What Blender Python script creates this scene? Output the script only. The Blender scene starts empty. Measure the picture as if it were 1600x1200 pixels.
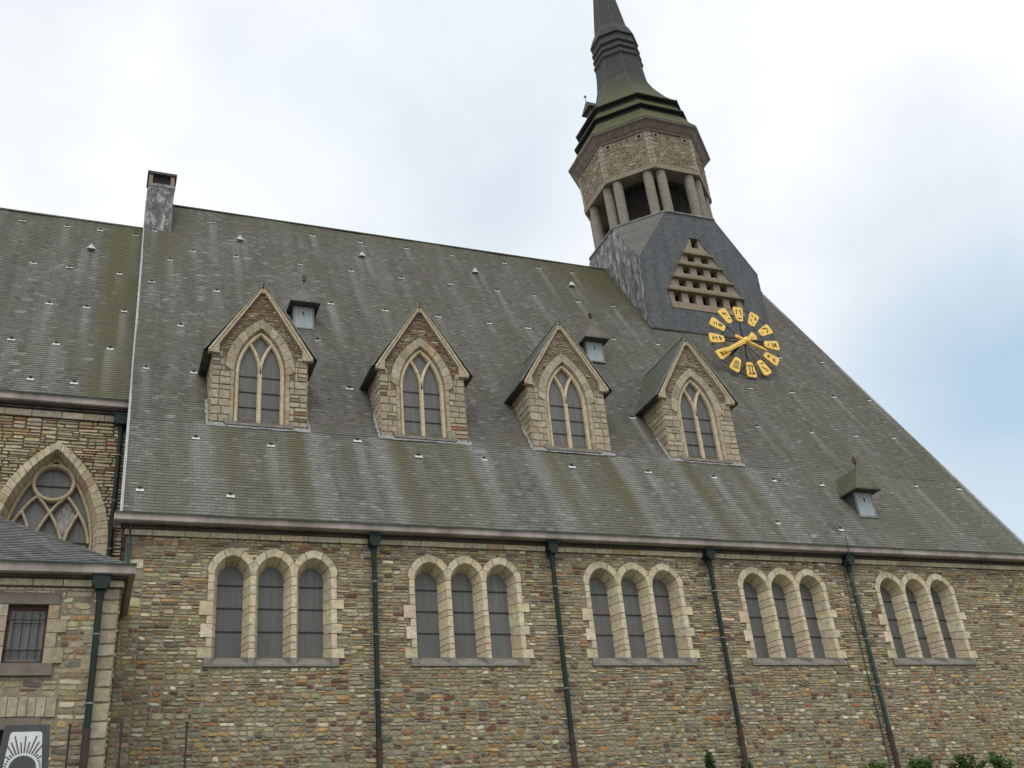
import bpy, math, random, heapq
from mathutils import Vector, Matrix
from mathutils.geometry import tessellate_polygon
random.seed(7)
SC = bpy.context.scene
COL = SC.collection
# ------------------------------------------------------------------ camera
CAM = Vector((-4.0112, -24.9529, 1.5997))
YAW, PITCH, ROLL = math.radians(23.5949), math.radians(27.6395), math.radians(-5.6708)
fw = Vector((math.sin(YAW)*math.cos(PITCH), math.cos(YAW)*math.cos(PITCH), math.sin(PITCH)))
rt = Vector((math.cos(YAW), -math.sin(YAW), 0))
up = rt.cross(fw)
rt2 = rt*math.cos(ROLL)+up*math.sin(ROLL)
up2 = -rt*math.sin(ROLL)+up*math.cos(ROLL)
cd = bpy.data.cameras.new('camera')
cam = bpy.data.objects.new('camera', cd)
COL.objects.link(cam)
m = Matrix.Identity(4)
for i in range(3):
    m[i][0], m[i][1], m[i][2], m[i][3] = rt2[i], up2[i], -fw[i], CAM[i]
cam.matrix_world = m
cd.sensor_width = 36
cd.lens = 36*1613.47/1600
cd.clip_end = 3000
SC.camera = cam
# ------------------------------------------------------------------ sky, light
SUN_EL, SUN_AZ = math.radians(52), math.radians(205)   # azimuth from +y clockwise: from the front left
w = bpy.data.worlds.new("World"); SC.world = w; w.use_nodes = True
nt = w.node_tree; N = nt.nodes; L = nt.links; N.clear()
def node(nt, t, **k):
    n = nt.nodes.new(t)
    for a, b in k.items(): setattr(n, a, b)
    return n
out = node(nt, 'ShaderNodeOutputWorld'); bg = node(nt, 'ShaderNodeBackground'); L.new(bg.outputs[0], out.inputs[0])
sky = node(nt, 'ShaderNodeTexSky', sky_type='NISHITA', sun_disc=False, sun_elevation=SUN_EL, sun_rotation=SUN_AZ)
sky.air_density = 1.0; sky.dust_density = 2.0; sky.ozone_density = 1.5
tc = node(nt, 'ShaderNodeTexCoord')
mp = node(nt, 'ShaderNodeMapping'); mp.inputs['Location'].default_value = (0.35, 0.1, 0.2); mp.inputs['Scale'].default_value = (1, 1, 1.3)
L.new(tc.outputs['Generated'], mp.inputs[0])
nz = node(nt, 'ShaderNodeTexNoise'); nz.inputs['Scale'].default_value = 2.1; nz.inputs['Detail'].default_value = 5; nz.inputs['Roughness'].default_value = .45
nz.inputs['Distortion'].default_value = .3
L.new(mp.outputs[0], nz.inputs['Vector'])
cr = node(nt, 'ShaderNodeValToRGB'); cr.color_ramp.elements[0].position = .28; cr.color_ramp.elements[1].position = .50; cr.color_ramp.elements[0].color = (.72, .72, .72, 1)
L.new(nz.outputs[0], cr.inputs[0])
# the bank of cloud thins in three places
wn = node(nt, 'ShaderNodeTexNoise'); wn.inputs['Scale'].default_value = 3.0; wn.inputs['Detail'].default_value = 4
L.new(mp.outputs[0], wn.inputs['Vector'])
last = cr.outputs[0]
for dr_, a_, b_, k_ in (((.755, .61, .24), .955, 1.0, .75), ((.212, .69, .70), .975, 1.0, .30), ((-.12, .70, .70), .975, 1.0, .22), ((.70, .50, .50), .97, 1.0, .25)):
    dp = node(nt, 'ShaderNodeVectorMath', operation='DOT_PRODUCT'); dp.inputs[1].default_value = dr_; L.new(tc.outputs['Generated'], dp.inputs[0])
    ad_ = node(nt, 'ShaderNodeMath', operation='MULTIPLY_ADD'); L.new(wn.outputs[0], ad_.inputs[0]); ad_.inputs[1].default_value = .03; L.new(dp.outputs['Value'], ad_.inputs[2])
    op = node(nt, 'ShaderNodeMapRange', interpolation_type='SMOOTHSTEP'); op.inputs['From Min'].default_value = a_+.015; op.inputs['From Max'].default_value = b_+.015; op.inputs['To Max'].default_value = k_
    L.new(ad_.outputs[0], op.inputs[0])
    sub = node(nt, 'ShaderNodeMath', operation='SUBTRACT', use_clamp=True); L.new(last, sub.inputs[0]); L.new(op.outputs[0], sub.inputs[1]); last = sub.outputs[0]
mulS = node(nt, 'ShaderNodeVectorMath', operation='SCALE'); mulS.inputs['Scale'].default_value = .13
L.new(sky.outputs[0], mulS.inputs[0])
veil = node(nt, 'ShaderNodeMix', data_type='RGBA'); veil.inputs[0].default_value = .82
L.new(mulS.outputs[0], veil.inputs[6]); veil.inputs[7].default_value = (.56, .73, .88, 1)
nz2 = node(nt, 'ShaderNodeTexNoise'); nz2.inputs['Scale'].default_value = 5; nz2.inputs['Detail'].default_value = 6
L.new(mp.outputs[0], nz2.inputs['Vector'])
cr2 = node(nt, 'ShaderNodeValToRGB'); cr2.color_ramp.elements[0].color = (.97, .98, 1.0, 1); cr2.color_ramp.elements[1].color = (1.14, 1.14, 1.14, 1)
cr2.color_ramp.elements[0].position = .3; cr2.color_ramp.elements[1].position = .6
L.new(nz2.outputs[0], cr2.inputs[0])
mix = node(nt, 'ShaderNodeMix', data_type='RGBA')
L.new(sub.outputs[0], mix.inputs[0]); L.new(veil.outputs[2], mix.inputs[6]); L.new(cr2.outputs[0], mix.inputs[7])
L.new(mix.outputs[2], bg.inputs[0]); bg.inputs[1].default_value = 1.0
sd = bpy.data.lights.new('sun', 'SUN'); sd.energy = 1.0; sd.angle = math.radians(25); sd.color = (1, .96, .9)
sun = bpy.data.objects.new('sun', sd); COL.objects.link(sun)
sdir = Vector((math.sin(SUN_AZ)*math.cos(SUN_EL), math.cos(SUN_AZ)*math.cos(SUN_EL), math.sin(SUN_EL)))
sun.rotation_euler = sdir.to_track_quat('Z', 'Y').to_euler()
SC.view_settings.view_transform = 'Standard'; SC.view_settings.look = 'None'; SC.view_settings.exposure = 0; SC.view_settings.gamma = 1
# ------------------------------------------------------------------ materials
def newmat(name):
    M = bpy.data.materials.new(name); M.use_nodes = True; M.node_tree.nodes.clear()
    t = M.node_tree; o = node(t, 'ShaderNodeOutputMaterial'); b = node(t, 'ShaderNodeBsdfPrincipled')
    t.links.new(b.outputs[0], o.inputs[0]); return M, t, b
def objcoord(t, sc=(1, 1, 1)):
    c = node(t, 'ShaderNodeTexCoord'); mp = node(t, 'ShaderNodeMapping'); mp.inputs['Scale'].default_value = sc
    t.links.new(c.outputs['Object'], mp.inputs[0]); return mp.outputs[0]
def noise(t, vec, scale, detail=4, rough=.55):
    n = node(t, 'ShaderNodeTexNoise'); n.inputs['Scale'].default_value = scale; n.inputs['Detail'].default_value = detail; n.inputs['Roughness'].default_value = rough
    t.links.new(vec, n.inputs['Vector']); return n.outputs[0]
def ramp(t, v, p0, c0, p1, c1):
    r = node(t, 'ShaderNodeValToRGB'); e = r.color_ramp.elements
    e[0].position = p0; e[1].position = p1
    e[0].color = c0 if len(c0) == 4 else (*c0, 1); e[1].color = c1 if len(c1) == 4 else (*c1, 1)
    t.links.new(v, r.inputs[0]); return r.outputs[0]
def mixc(t, f, a, b, blend='MIX'):
    x = node(t, 'ShaderNodeMix', data_type='RGBA', blend_type=blend)
    for s, v in ((0, f), (6, a), (7, b)):
        if hasattr(v, 'links') or hasattr(v, 'is_linked'): t.links.new(v, x.inputs[s])
        else: x.inputs[s].default_value = v if s == 0 else ((*v, 1) if len(v) == 3 else v)
    return x.outputs[2]
def bump(t, b, v, strength=.5, dist=.02):
    n = node(t, 'ShaderNodeBump'); n.inputs['Strength'].default_value = strength; n.inputs['Distance'].default_value = dist
    t.links.new(v, n.inputs['Height']); t.links.new(n.outputs[0], b.inputs['Normal'])
def attr(t, name):
    a = node(t, 'ShaderNodeAttribute', attribute_name=name); return a
def mat_masonry(name, dirt=(.16, .15, .12), dirtamt=.35, streak=.3):
    M, t, b = newmat(name)
    a = attr(t, 'col').outputs['Color']
    v = objcoord(t)
    n1 = noise(t, v, 9, 6, .65); n2 = noise(t, v, .7, 3)
    c = mixc(t, 1.0, a, ramp(t, n1, .25, (.62, .61, .60), .75, (1.3, 1.28, 1.25)), 'MULTIPLY')
    f = node(t, 'ShaderNodeMath', operation='MULTIPLY'); f.inputs[1].default_value = dirtamt
    t.links.new(ramp(t, n2, .42, (0, 0, 0), .7, (1, 1, 1)), f.inputs[0])
    c = mixc(t, f.outputs[0], c, dirt)
    vs = objcoord(t, (3, 3, .25))
    f2 = node(t, 'ShaderNodeMath', operation='MULTIPLY'); f2.inputs[1].default_value = streak
    t.links.new(ramp(t, noise(t, vs, 1.2, 5), .5, (0, 0, 0), .8, (1, 1, 1)), f2.inputs[0])
    c = mixc(t, f2.outputs[0], c, (.10, .10, .085))
    t.links.new(c, b.inputs['Base Color']); b.inputs['Roughness'].default_value = .92
    b.inputs['Specular IOR Level'].default_value = .25
    bump(t, b, noise(t, v, 30, 6, .7), .7, .012)
    return M
SIN_A = math.sin(math.radians(58.58))
def mat_slate(name, base=(.125, .125, .118), light=(.21, .21, .205), mossc=(.075, .085, .022), mossbase=.0, course=.12, zs=1/SIN_A, lich=0.0, vary=.5, odd=0.0):
    M, t, b = newmat(name)
    c0 = node(t, 'ShaderNodeTexCoord'); sx = node(t, 'ShaderNodeSeparateXYZ'); t.links.new(c0.outputs['Object'], sx.inputs[0])
    ad = node(t, 'ShaderNodeMath', operation='ADD'); t.links.new(sx.outputs[0], ad.inputs[0])
    yy = node(t, 'ShaderNodeMath', operation='MULTIPLY'); yy.inputs[1].default_value = .0 if zs != 1 else 1.0
    t.links.new(sx.outputs[1], yy.inputs[0]); t.links.new(yy.outputs[0], ad.inputs[1])
    mz = node(t, 'ShaderNodeMath', operation='MULTIPLY'); mz.inputs[1].default_value = zs; t.links.new(sx.outputs[2], mz.inputs[0])
    cb = node(t, 'ShaderNodeCombineXYZ'); t.links.new(ad.outputs[0], cb.inputs[0]); t.links.new(mz.outputs[0], cb.inputs[1])
    br = node(t, 'ShaderNodeTexBrick'); br.inputs['Scale'].default_value = 1; br.inputs['Brick Width'].default_value = .20
    br.inputs['Row Height'].default_value = course; br.inputs['Mortar Size'].default_value = .0045; br.inputs['Mortar Smooth'].default_value = .3
    br.inputs['Color1'].default_value = (0, 0, 0, 1); br.inputs['Color2'].default_value = (1, 1, 1, 1); br.inputs['Mortar'].default_value = (0, 0, 0, 1); br.inputs['Bias'].default_value = 0
    t.links.new(cb.outputs[0], br.inputs['Vector'])
    v = objcoord(t)
    n1 = noise(t, v, .55, 5, .6); n2 = noise(t, v, 7, 5, .7)
    vs = node(t, 'ShaderNodeMapping'); vs.inputs['Scale'].default_value = (3.2, .22, 1); t.links.new(cb.outputs[0], vs.inputs[0])
    ns = noise(t, vs.outputs[0], 1, 5, .6)
    c = mixc(t, ramp(t, ns, .35, (0, 0, 0), .72, (1, 1, 1)), base, light)
    # slate to slate difference
    dv = ramp(t, br.outputs['Color'], 0, (1-vary*.45,)*3, 1, (1+vary*.5,)*3)
    c = mixc(t, 1.0, c, dv, 'MULTIPLY')
    c = mixc(t, 1.0, c, ramp(t, n2, .3, (.72, .72, .72), .72, (1.3, 1.3, 1.3)), 'MULTIPLY')
    c = mixc(t, ramp(t, br.outputs['Color'], .93, (0, 0, 0), .97, (odd, odd, odd)), c, (.26, .26, .25))
    c = mixc(t, ramp(t, br.outputs['Color'], .03, (odd, odd, odd), .07, (0, 0, 0)), c, (.05, .05, .048))
    # moss
    mo = attr(t, 'moss').outputs['Fac']
    ma = node(t, 'ShaderNodeMath', operation='MULTIPLY_ADD'); t.links.new(ramp(t, n1, .38, (0, 0, 0), .75, (1, 1, 1)), ma.inputs[0]); ma.inputs[1].default_value = .55; ma.inputs[2].default_value = mossbase
    mm = node(t, 'ShaderNodeMath', operation='ADD', use_clamp=True); t.links.new(mo, mm.inputs[0]); t.links.new(ma.outputs[0], mm.inputs[1])
    mk = node(t, 'ShaderNodeMath', operation='MULTIPLY', use_clamp=True); t.links.new(mm.outputs[0], mk.inputs[0]); t.links.new(ramp(t, n2, .25, (.35, .35, .35), .6, (1, 1, 1)), mk.inputs[1])
    c = mixc(t, mk.outputs[0], c, mossc)
    # pale run-off stains
    st = attr(t, 'stain').outputs['Fac']
    ml = node(t, 'ShaderNodeMath', operation='MULTIPLY', use_clamp=True); t.links.new(st, ml.inputs[0]); t.links.new(ramp(t, n2, .2, (.5, .5, .5), .6, (1, 1, 1)), ml.inputs[1])
    c = mixc(t, ml.outputs[0], c, (.36, .36, .35))
    # patches of lichen
    vl = objcoord(t, (3, 3, 1.1))
    nl = noise(t, vl, 1.6, 9, .78)
    c = mixc(t, ramp(t, nl, .72-lich*.15, (0, 0, 0), .80-lich*.14, (min(.95, .6+.3*lich),)*3), c, (.42, .42, .41))
    # dark joints
    c = mixc(t, br.outputs['Fac'], c, (.055, .053, .047))
    t.links.new(c, b.inputs['Base Color']); b.inputs['Roughness'].default_value = .72; b.inputs['Specular IOR Level'].default_value = .35
    bump(t, b, mixc(t, .5, br.outputs['Color'], n2), .35, .015)
    return M
def mat_plain(name, c1, c2=None, rough=.7, metal=0, scale=4, sc=(1, 1, 1), b_=.2, p0=.35, p1=.65, spec=.4):
    M, t, b = newmat(name); v = objcoord(t, sc)
    n = noise(t, v, scale, 6, .65)
    t.links.new(ramp(t, n, p0, c1, p1, c2 or tuple(x*.7 for x in c1)), b.inputs['Base Color'])
    b.inputs['Roughness'].default_value = rough; b.inputs['Metallic'].default_value = metal; b.inputs['Specular IOR Level'].default_value = spec
    if b_: bump(t, b, noise(t, objcoord(t), scale*6, 5), b_, .01)
    return M
MASON = mat_masonry('rubble_masonry', dirtamt=.2, streak=.15, dirt=(.2, .18, .13))
MASON_W = mat_masonry('warm_masonry', dirtamt=.12, streak=.06)
DRESSED = mat_masonry('dressed_stone', dirt=(.30, .27, .2), dirtamt=.2, streak=.12)
SLATE = mat_slate('slate_main', odd=.5, base=(.098, .094, .080), light=(.148, .143, .128), vary=.34, mossc=(.085, .085, .028))
SLATE_D = mat_slate('slate_dormer', base=(.075, .078, .065), light=(.13, .13, .12), mossbase=.1, zs=1, mossc=(.06, .075, .02))
SLATE_T = mat_slate('slate_tower_blue', base=(.083, .094, .102), light=(.118, .128, .135), zs=1, vary=.25, mossbase=-.4)
SLATE_C = mat_slate('slate_cheek_lichen', base=(.075, .075, .085), light=(.19, .19, .20), zs=1, lich=1.5, mossbase=-.3)
SLATE_S = mat_slate('slate_spire', base=(.026, .028, .031), light=(.05, .05, .05), zs=1, vary=.3, mossbase=-.3, course=.14, mossc=(.085, .10, .012))
SLATE_A = mat_slate('slate_annex', odd=.3, base=(.12, .12, .12), light=(.19, .19, .19), zs=1, lich=.25, mossbase=-.3)
GLASS = mat_plain('grey_leaded_glass', (.082, .086, .083), (.13, .133, .128), rough=.42, scale=1.5, sc=(6, 6, .35), b_=.08, spec=.55)
_t = GLASS.node_tree; _b = [n for n in _t.nodes if n.type == 'BSDF_PRINCIPLED'][0]; _l = _b.inputs['Base Color'].links[0]; _src = _l.from_socket
_oi = node(_t, 'ShaderNodeObjectInfo'); _r = ramp(_t, _oi.outputs['Random'], 0, (.8, .8, .82), 1, (1.18, 1.17, 1.14)); _t.links.new(mixc(_t, 1.0, _src, _r, 'MULTIPLY'), _b.inputs['Base Color'])
IRON = mat_plain('black_iron', (.02, .02, .02), (.04, .035, .03), rough=.6)
GREEN = mat_plain('dark_green_paint', (.010, .022, .020), (.017, .032, .027), rough=.5, scale=3, b_=.1, spec=.25)
COPPER = mat_plain('green_copper', (.055, .10, .08), (.03, .05, .045), rough=.7, scale=5)
RUST = mat_plain('brown_cast_iron', (.075, .04, .03), (.04, .035, .03), rough=.75, scale=5)
GUTTER = mat_plain('weathered_gutter', (.45, .40, .36), (.22, .195, .17), rough=.7, scale=1.3, sc=(1, 1, .4))
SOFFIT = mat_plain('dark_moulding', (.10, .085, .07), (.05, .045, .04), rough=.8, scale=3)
ZINC = mat_plain('pale_zinc', (.70, .71, .72), (.48, .49, .50), rough=.5, scale=6)
LEAD = mat_plain('lead_flashing', (.30, .31, .32), (.12, .12, .12), rough=.7, scale=5)
BLUE = mat_plain('bluestone', (.29, .275, .24), (.19, .185, .16), rough=.85, scale=4)
CONC = mat_plain('grey_stone_column', (.27, .245, .205), (.19, .175, .145), rough=.9, scale=3, sc=(1, 1, 3))
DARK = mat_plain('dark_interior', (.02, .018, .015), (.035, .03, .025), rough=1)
GOLD = mat_plain('gilded_metal', (.95, .66, .17), (.80, .50, .10), rough=.36, metal=.35, scale=5)
WOODG = mat_plain('grey_blue_boards', (.40, .45, .47), (.30, .34, .36), rough=.7, scale=3, sc=(12, 12, .6))
WINFR = mat_plain('red_brown_frame', (.10, .035, .025), (.06, .03, .025), rough=.6)
WHITE = mat_plain('white_enamel', (.72, .75, .75), (.6, .63, .63), rough=.5)
SIGNG = mat_plain('grey_board', (.075, .08, .085), (.055, .06, .062), rough=.6)
GRASS = mat_plain('grass', (.06, .10, .025), (.04, .07, .02), rough=.95, scale=3)
ASPH = mat_plain('paving', (.16, .155, .145), (.11, .108, .10), rough=.9, scale=2)
LEAF = mat_plain('leaf', (.05, .10, .025), (.03, .06, .015), rough=.7, scale=6)
LEAF2 = mat_plain('leaf_bright', (.085, .17, .03), (.045, .09, .02), rough=.7, scale=6)
STEM = mat_plain('dry_stem', (.07, .05, .03), (.04, .03, .02), rough=.9)
BRACK = mat_plain('pale_collar', (.22, .26, .24), (.12, .15, .13), rough=.6)
MORT_D = (.115, .103, .078)
VERGE = mat_plain('pale_verge', (.50, .53, .52), (.33, .36, .34), rough=.6, scale=3)
BROWNST = mat_plain('brown_grey_lintel', (.20, .175, .14), (.15, .135, .11), rough=.9)
# ------------------------------------------------------------------ mesh helpers
class MB:
    def __init__(s): s.v = []; s.f = []; s.c = []; s.pa = {}; s.mk = []; s.local = False
    def add(s, vs, fs, col=(.3, .3, .3)):
        s.mk.append((len(s.v), len(s.f))); o = len(s.v); s.v += [tuple(x) for x in vs]; s.f += [tuple(i+o for i in f) for f in fs]; s.c += [col]*len(fs)
    def quad(s, a, b, c, d, col=(.3, .3, .3)): s.add([a, b, c, d], [(0, 1, 2, 3)], col)
    def box(s, x0, y0, z0, x1, y1, z1, col=(.3, .3, .3)):
        s.add([(x0, y0, z0), (x1, y0, z0), (x1, y1, z0), (x0, y1, z0), (x0, y0, z1), (x1, y0, z1), (x1, y1, z1), (x0, y1, z1)],
              [(0, 3, 2, 1), (4, 5, 6, 7), (0, 1, 5, 4), (1, 2, 6, 5), (2, 3, 7, 6), (3, 0, 4, 7)], col)
    def prism(s, poly, n, col=(.3, .3, .3)):
        n = Vector(n); k = len(poly); a = [Vector(p) for p in poly]
        s.add(a+[p+n for p in a], [tuple(range(k)), tuple(range(2*k-1, k-1, -1))]+[(i, (i+1) % k, k+(i+1) % k, k+i) for i in range(k)], col)
    def tube(s, pts, r, n=10, col=(.3, .3, .3), cap=True):
        pts = [Vector(p) for p in pts]; rs = r if isinstance(r, (list, tuple)) else [r]*len(pts); rings = []
        for i, p in enumerate(pts):
            d = (pts[min(i+1, len(pts)-1)]-pts[max(i-1, 0)]).normalized()
            a = d.orthogonal().normalized() if abs(d.z) < .99 else Vector((1, 0, 0)); a = (a-d*a.dot(d)).normalized(); b = d.cross(a)
            rings.append([p+(a*math.cos(2*math.pi*k/n)+b*math.sin(2*math.pi*k/n))*rs[i] for k in range(n)])
        vs = [q for R in rings for q in R]; fs = []
        for i in range(len(pts)-1):
            for k in range(n): fs.append((i*n+k, i*n+(k+1) % n, (i+1)*n+(k+1) % n, (i+1)*n+k))
        if cap: fs.append(tuple(range(n))[::-1]); fs.append(tuple((len(pts)-1)*n+k for k in range(n)))
        s.add(vs, fs, col)
    def bar(s, a, b, w, h, upv=(0, 0, 1), col=(.3, .3, .3)):
        a, b = Vector(a), Vector(b); d = (b-a).normalized(); u = Vector(upv); sx = d.cross(u).normalized(); u = sx.cross(d)
        p = [sx*w/2+u*h/2, -sx*w/2+u*h/2, -sx*w/2-u*h/2, sx*w/2-u*h/2]
        s.add([a+q for q in p]+[b+q for q in p], [(0, 1, 2, 3), (7, 6, 5, 4)]+[(i, 4+i, 4+(i+1) % 4, (i+1) % 4) for i in range(4)], col)
    def split(s, name, mat, parent=None, per=1):
        V0, F0 = s.v, s.f; r = []; k = 0
        for i in range(0, len(s.mk), per):
            a = s.mk[i]; b = s.mk[i+per] if i+per < len(s.mk) else (len(V0), len(F0)); q = MB(); q.v = V0[a[0]:b[0]]; q.f = [tuple(j-a[0] for j in f) for f in F0[a[1]:b[1]]]; q.c = s.c[a[1]:b[1]]
            o = q.build(name, mat, parent); r.append(o)
            if parent is not None and parent.type == 'EMPTY' and not s.local: o.location = -parent.location
        return r
    def build(s, name, mat, parent=None, smooth=False, label=None, loc=None):
        me = bpy.data.meshes.new(name); me.from_pydata(s.v, [], s.f); me.materials.append(mat)
        at = me.attributes.new('col', 'FLOAT_COLOR', 'FACE'); buf = []
        for c in s.c: buf += [c[0], c[1], c[2], 1.0]
        at.data.foreach_set('color', buf)
        for k, vals in s.pa.items():
            at = me.attributes.new(k, 'FLOAT', 'POINT'); at.data.foreach_set('value', vals)
        if smooth: me.polygons.foreach_set('use_smooth', [True]*len(me.polygons))
        me.update()
        o = bpy.data.objects.new(name, me); COL.objects.link(o)
        if loc: o.location = loc
        if parent: o.parent = parent
        if label: o['label'] = label
        return o
def empty(name, loc, label, cat, group=None):
    o = bpy.data.objects.new(name, None); COL.objects.link(o); o.location = loc; o['label'] = label; o['category'] = cat
    o.empty_display_size = .2
    if group: o['group'] = group
    return o
def tag(o, label, cat, group=None, kind=None):
    if label: o['label'] = label
    if cat: o['category'] = cat
    if group: o['group'] = group
    if kind: o['kind'] = kind
    return o
def copy_tree(o, parent=None):
    c = o.copy(); COL.objects.link(c); c.parent = parent
    for ch in list(o.children): copy_tree(ch, c)
    return c
def jit(c, a=.12):
    k = 1+random.uniform(-a, a); return tuple(max(.01, x*k*(1+random.uniform(-a, a)*.35)) for x in c)
def inpoly(x, y, P):
    r = False; j = len(P)-1
    for i in range(len(P)):
        xi, yi = P[i]; xj, yj = P[j]
        if (yi > y) != (yj > y) and x < (xj-xi)*(y-yi)/(yj-yi)+xi: r = not r
        j = i
    return r
PAL_MAIN = [((0.44, 0.39, 0.244), 30), ((0.363, 0.322, 0.208), 24), ((0.319, 0.299, 0.213), 14), ((0.44, 0.322, 0.146), 11), ((0.363, 0.203, 0.0884), 5), ((0.187, 0.096, 0.0676), 5.5),
            ((0.638, 0.599, 0.437), 9), ((0.264, 0.254, 0.198), 6), ((0.275, 0.215, 0.13), 9), ((0.165, 0.147, 0.114), 4)]
PAL_LOW = [((0.421, 0.381, 0.244), 22), ((0.346, 0.308, 0.208), 22), ((0.313, 0.302, 0.213), 16), ((0.432, 0.302, 0.125), 14), ((0.367, 0.202, 0.0832), 7), ((0.194, 0.0952, 0.0728), 8),
           ((0.594, 0.571, 0.426), 9), ((0.248, 0.252, 0.203), 7), ((0.281, 0.202, 0.135), 8), ((0.14, 0.134, 0.114), 3)]
PAL_LEFT = [((0.525, 0.457, 0.306), 40), ((0.45, 0.394, 0.275), 28), ((0.388, 0.343, 0.237), 14), ((0.45, 0.33, 0.163), 8), ((0.338, 0.191, 0.1), 6), ((0.575, 0.533, 0.413), 6)]
PAL_GABLE = [((.34, .27, .18), 32), ((.24, .14, .09), 18), ((.28, .21, .14), 24), ((.46, .40, .30), 11), ((.36, .17, .07), 7), ((.20, .17, .13), 10)]
PAL_GABLE2 = [((.38, .325, .225), 40), ((.33, .275, .19), 24), ((.22, .17, .11), 14), ((.28, .17, .09), 5), ((.36, .32, .25), 8), ((.18, .155, .12), 8)]
PAL_ASH = [((0.412, 0.364, 0.259), 40), ((0.382, 0.338, 0.248), 30), ((0.441, 0.399, 0.303), 15), ((0.343, 0.303, 0.22), 12), ((0.392, 0.313, 0.198), 4)]
PAL_PALE = [((0.646, 0.566, 0.396), 40), ((0.606, 0.525, 0.37), 30), ((0.686, 0.612, 0.452), 20)]
PAL_RING = [((.55, .48, .33), 40), ((.50, .44, .31), 30), ((.58, .51, .37), 20), ((.47, .36, .22), 5)]
PAL_DRUM = [((.25, .205, .15), 40), ((.21, .165, .12), 30), ((.31, .27, .20), 12), ((.19, .12, .085), 12), ((.48, .44, .37), 5)]
PAL_CORN = [((0.609, 0.546, 0.4), 40), ((0.525, 0.471, 0.346), 20), ((0.525, 0.417, 0.248), 8), ((0.462, 0.428, 0.335), 10)]
def pick(pal):
    c_ = jit(random.choices([p[0] for p in pal], [p[1] for p in pal])[0], .2 if pal in (PAL_MAIN, PAL_LOW, PAL_LEFT, PAL_GABLE, PAL_DRUM) else .1)
    return (c_[0]*1.01, c_[1]*.985, c_[2]) if pal in (PAL_MAIN, PAL_LOW) else c_
def one_stone(mb, u0, u1, v0, v1, mapf, gap, d, col, rnd):
    """an irregular flat stone: an uneven 10-sided outline, bevelled to a slightly smaller face"""
    w, h = u1-u0-gap, v1-v0-gap
    if w < .045 or h < .022: return
    cu, cv = (u0+u1)/2, (v0+v1)/2; cx = min(w*.26, h*.5)*rnd; O = []; rn = random.uniform; sl = rn(-.10, .10)*h*rnd
    for (sx, sy, a, b_) in ((-1, -1, 1, 0), (0, -1, 0, 0), (1, -1, 1, 0), (1, -1, 0, 1), (1, 1, 0, 1), (1, 1, 1, 0), (0, 1, 0, 0), (-1, 1, 1, 0), (-1, 1, 0, 1), (-1, -1, 0, 1)):
        if sx == 0: O.append((cu+rn(-.15, .15)*w, cv+sy*(h/2+rn(-.10, .04)*h*rnd))); continue
        j1, j2 = rn(.15, 1.4), rn(.0, .5)
        O.append((cu+sx*(w/2-(cx*j1 if a else j2*cx*.4)), cv+sy*(h/2-(h*.26*rn(.3, 1.4)*min(rnd, 1.3) if b_ else j2*h*.16*rnd))+sx*sl))
    be = min(.014, h*.16); kx, ky = 1-2*be/w, 1-2*be/h; n = len(O)
    t1, t2 = rn(-.3, .3)*d, rn(-.3, .3)*d
    vs = [mapf(u, v, -.004) for u, v in O]
    vs += [mapf(cu+(u-cu)*kx, cv+(v-cv)*ky, d+t1*(u-cu)/w*2+t2*(v-cv)/h*2) for u, v in O]
    mb.add(vs, [tuple(range(n, 2*n))]+[(i, (i+1) % n, n+(i+1) % n, n+i) for i in range(n)], col)
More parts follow.
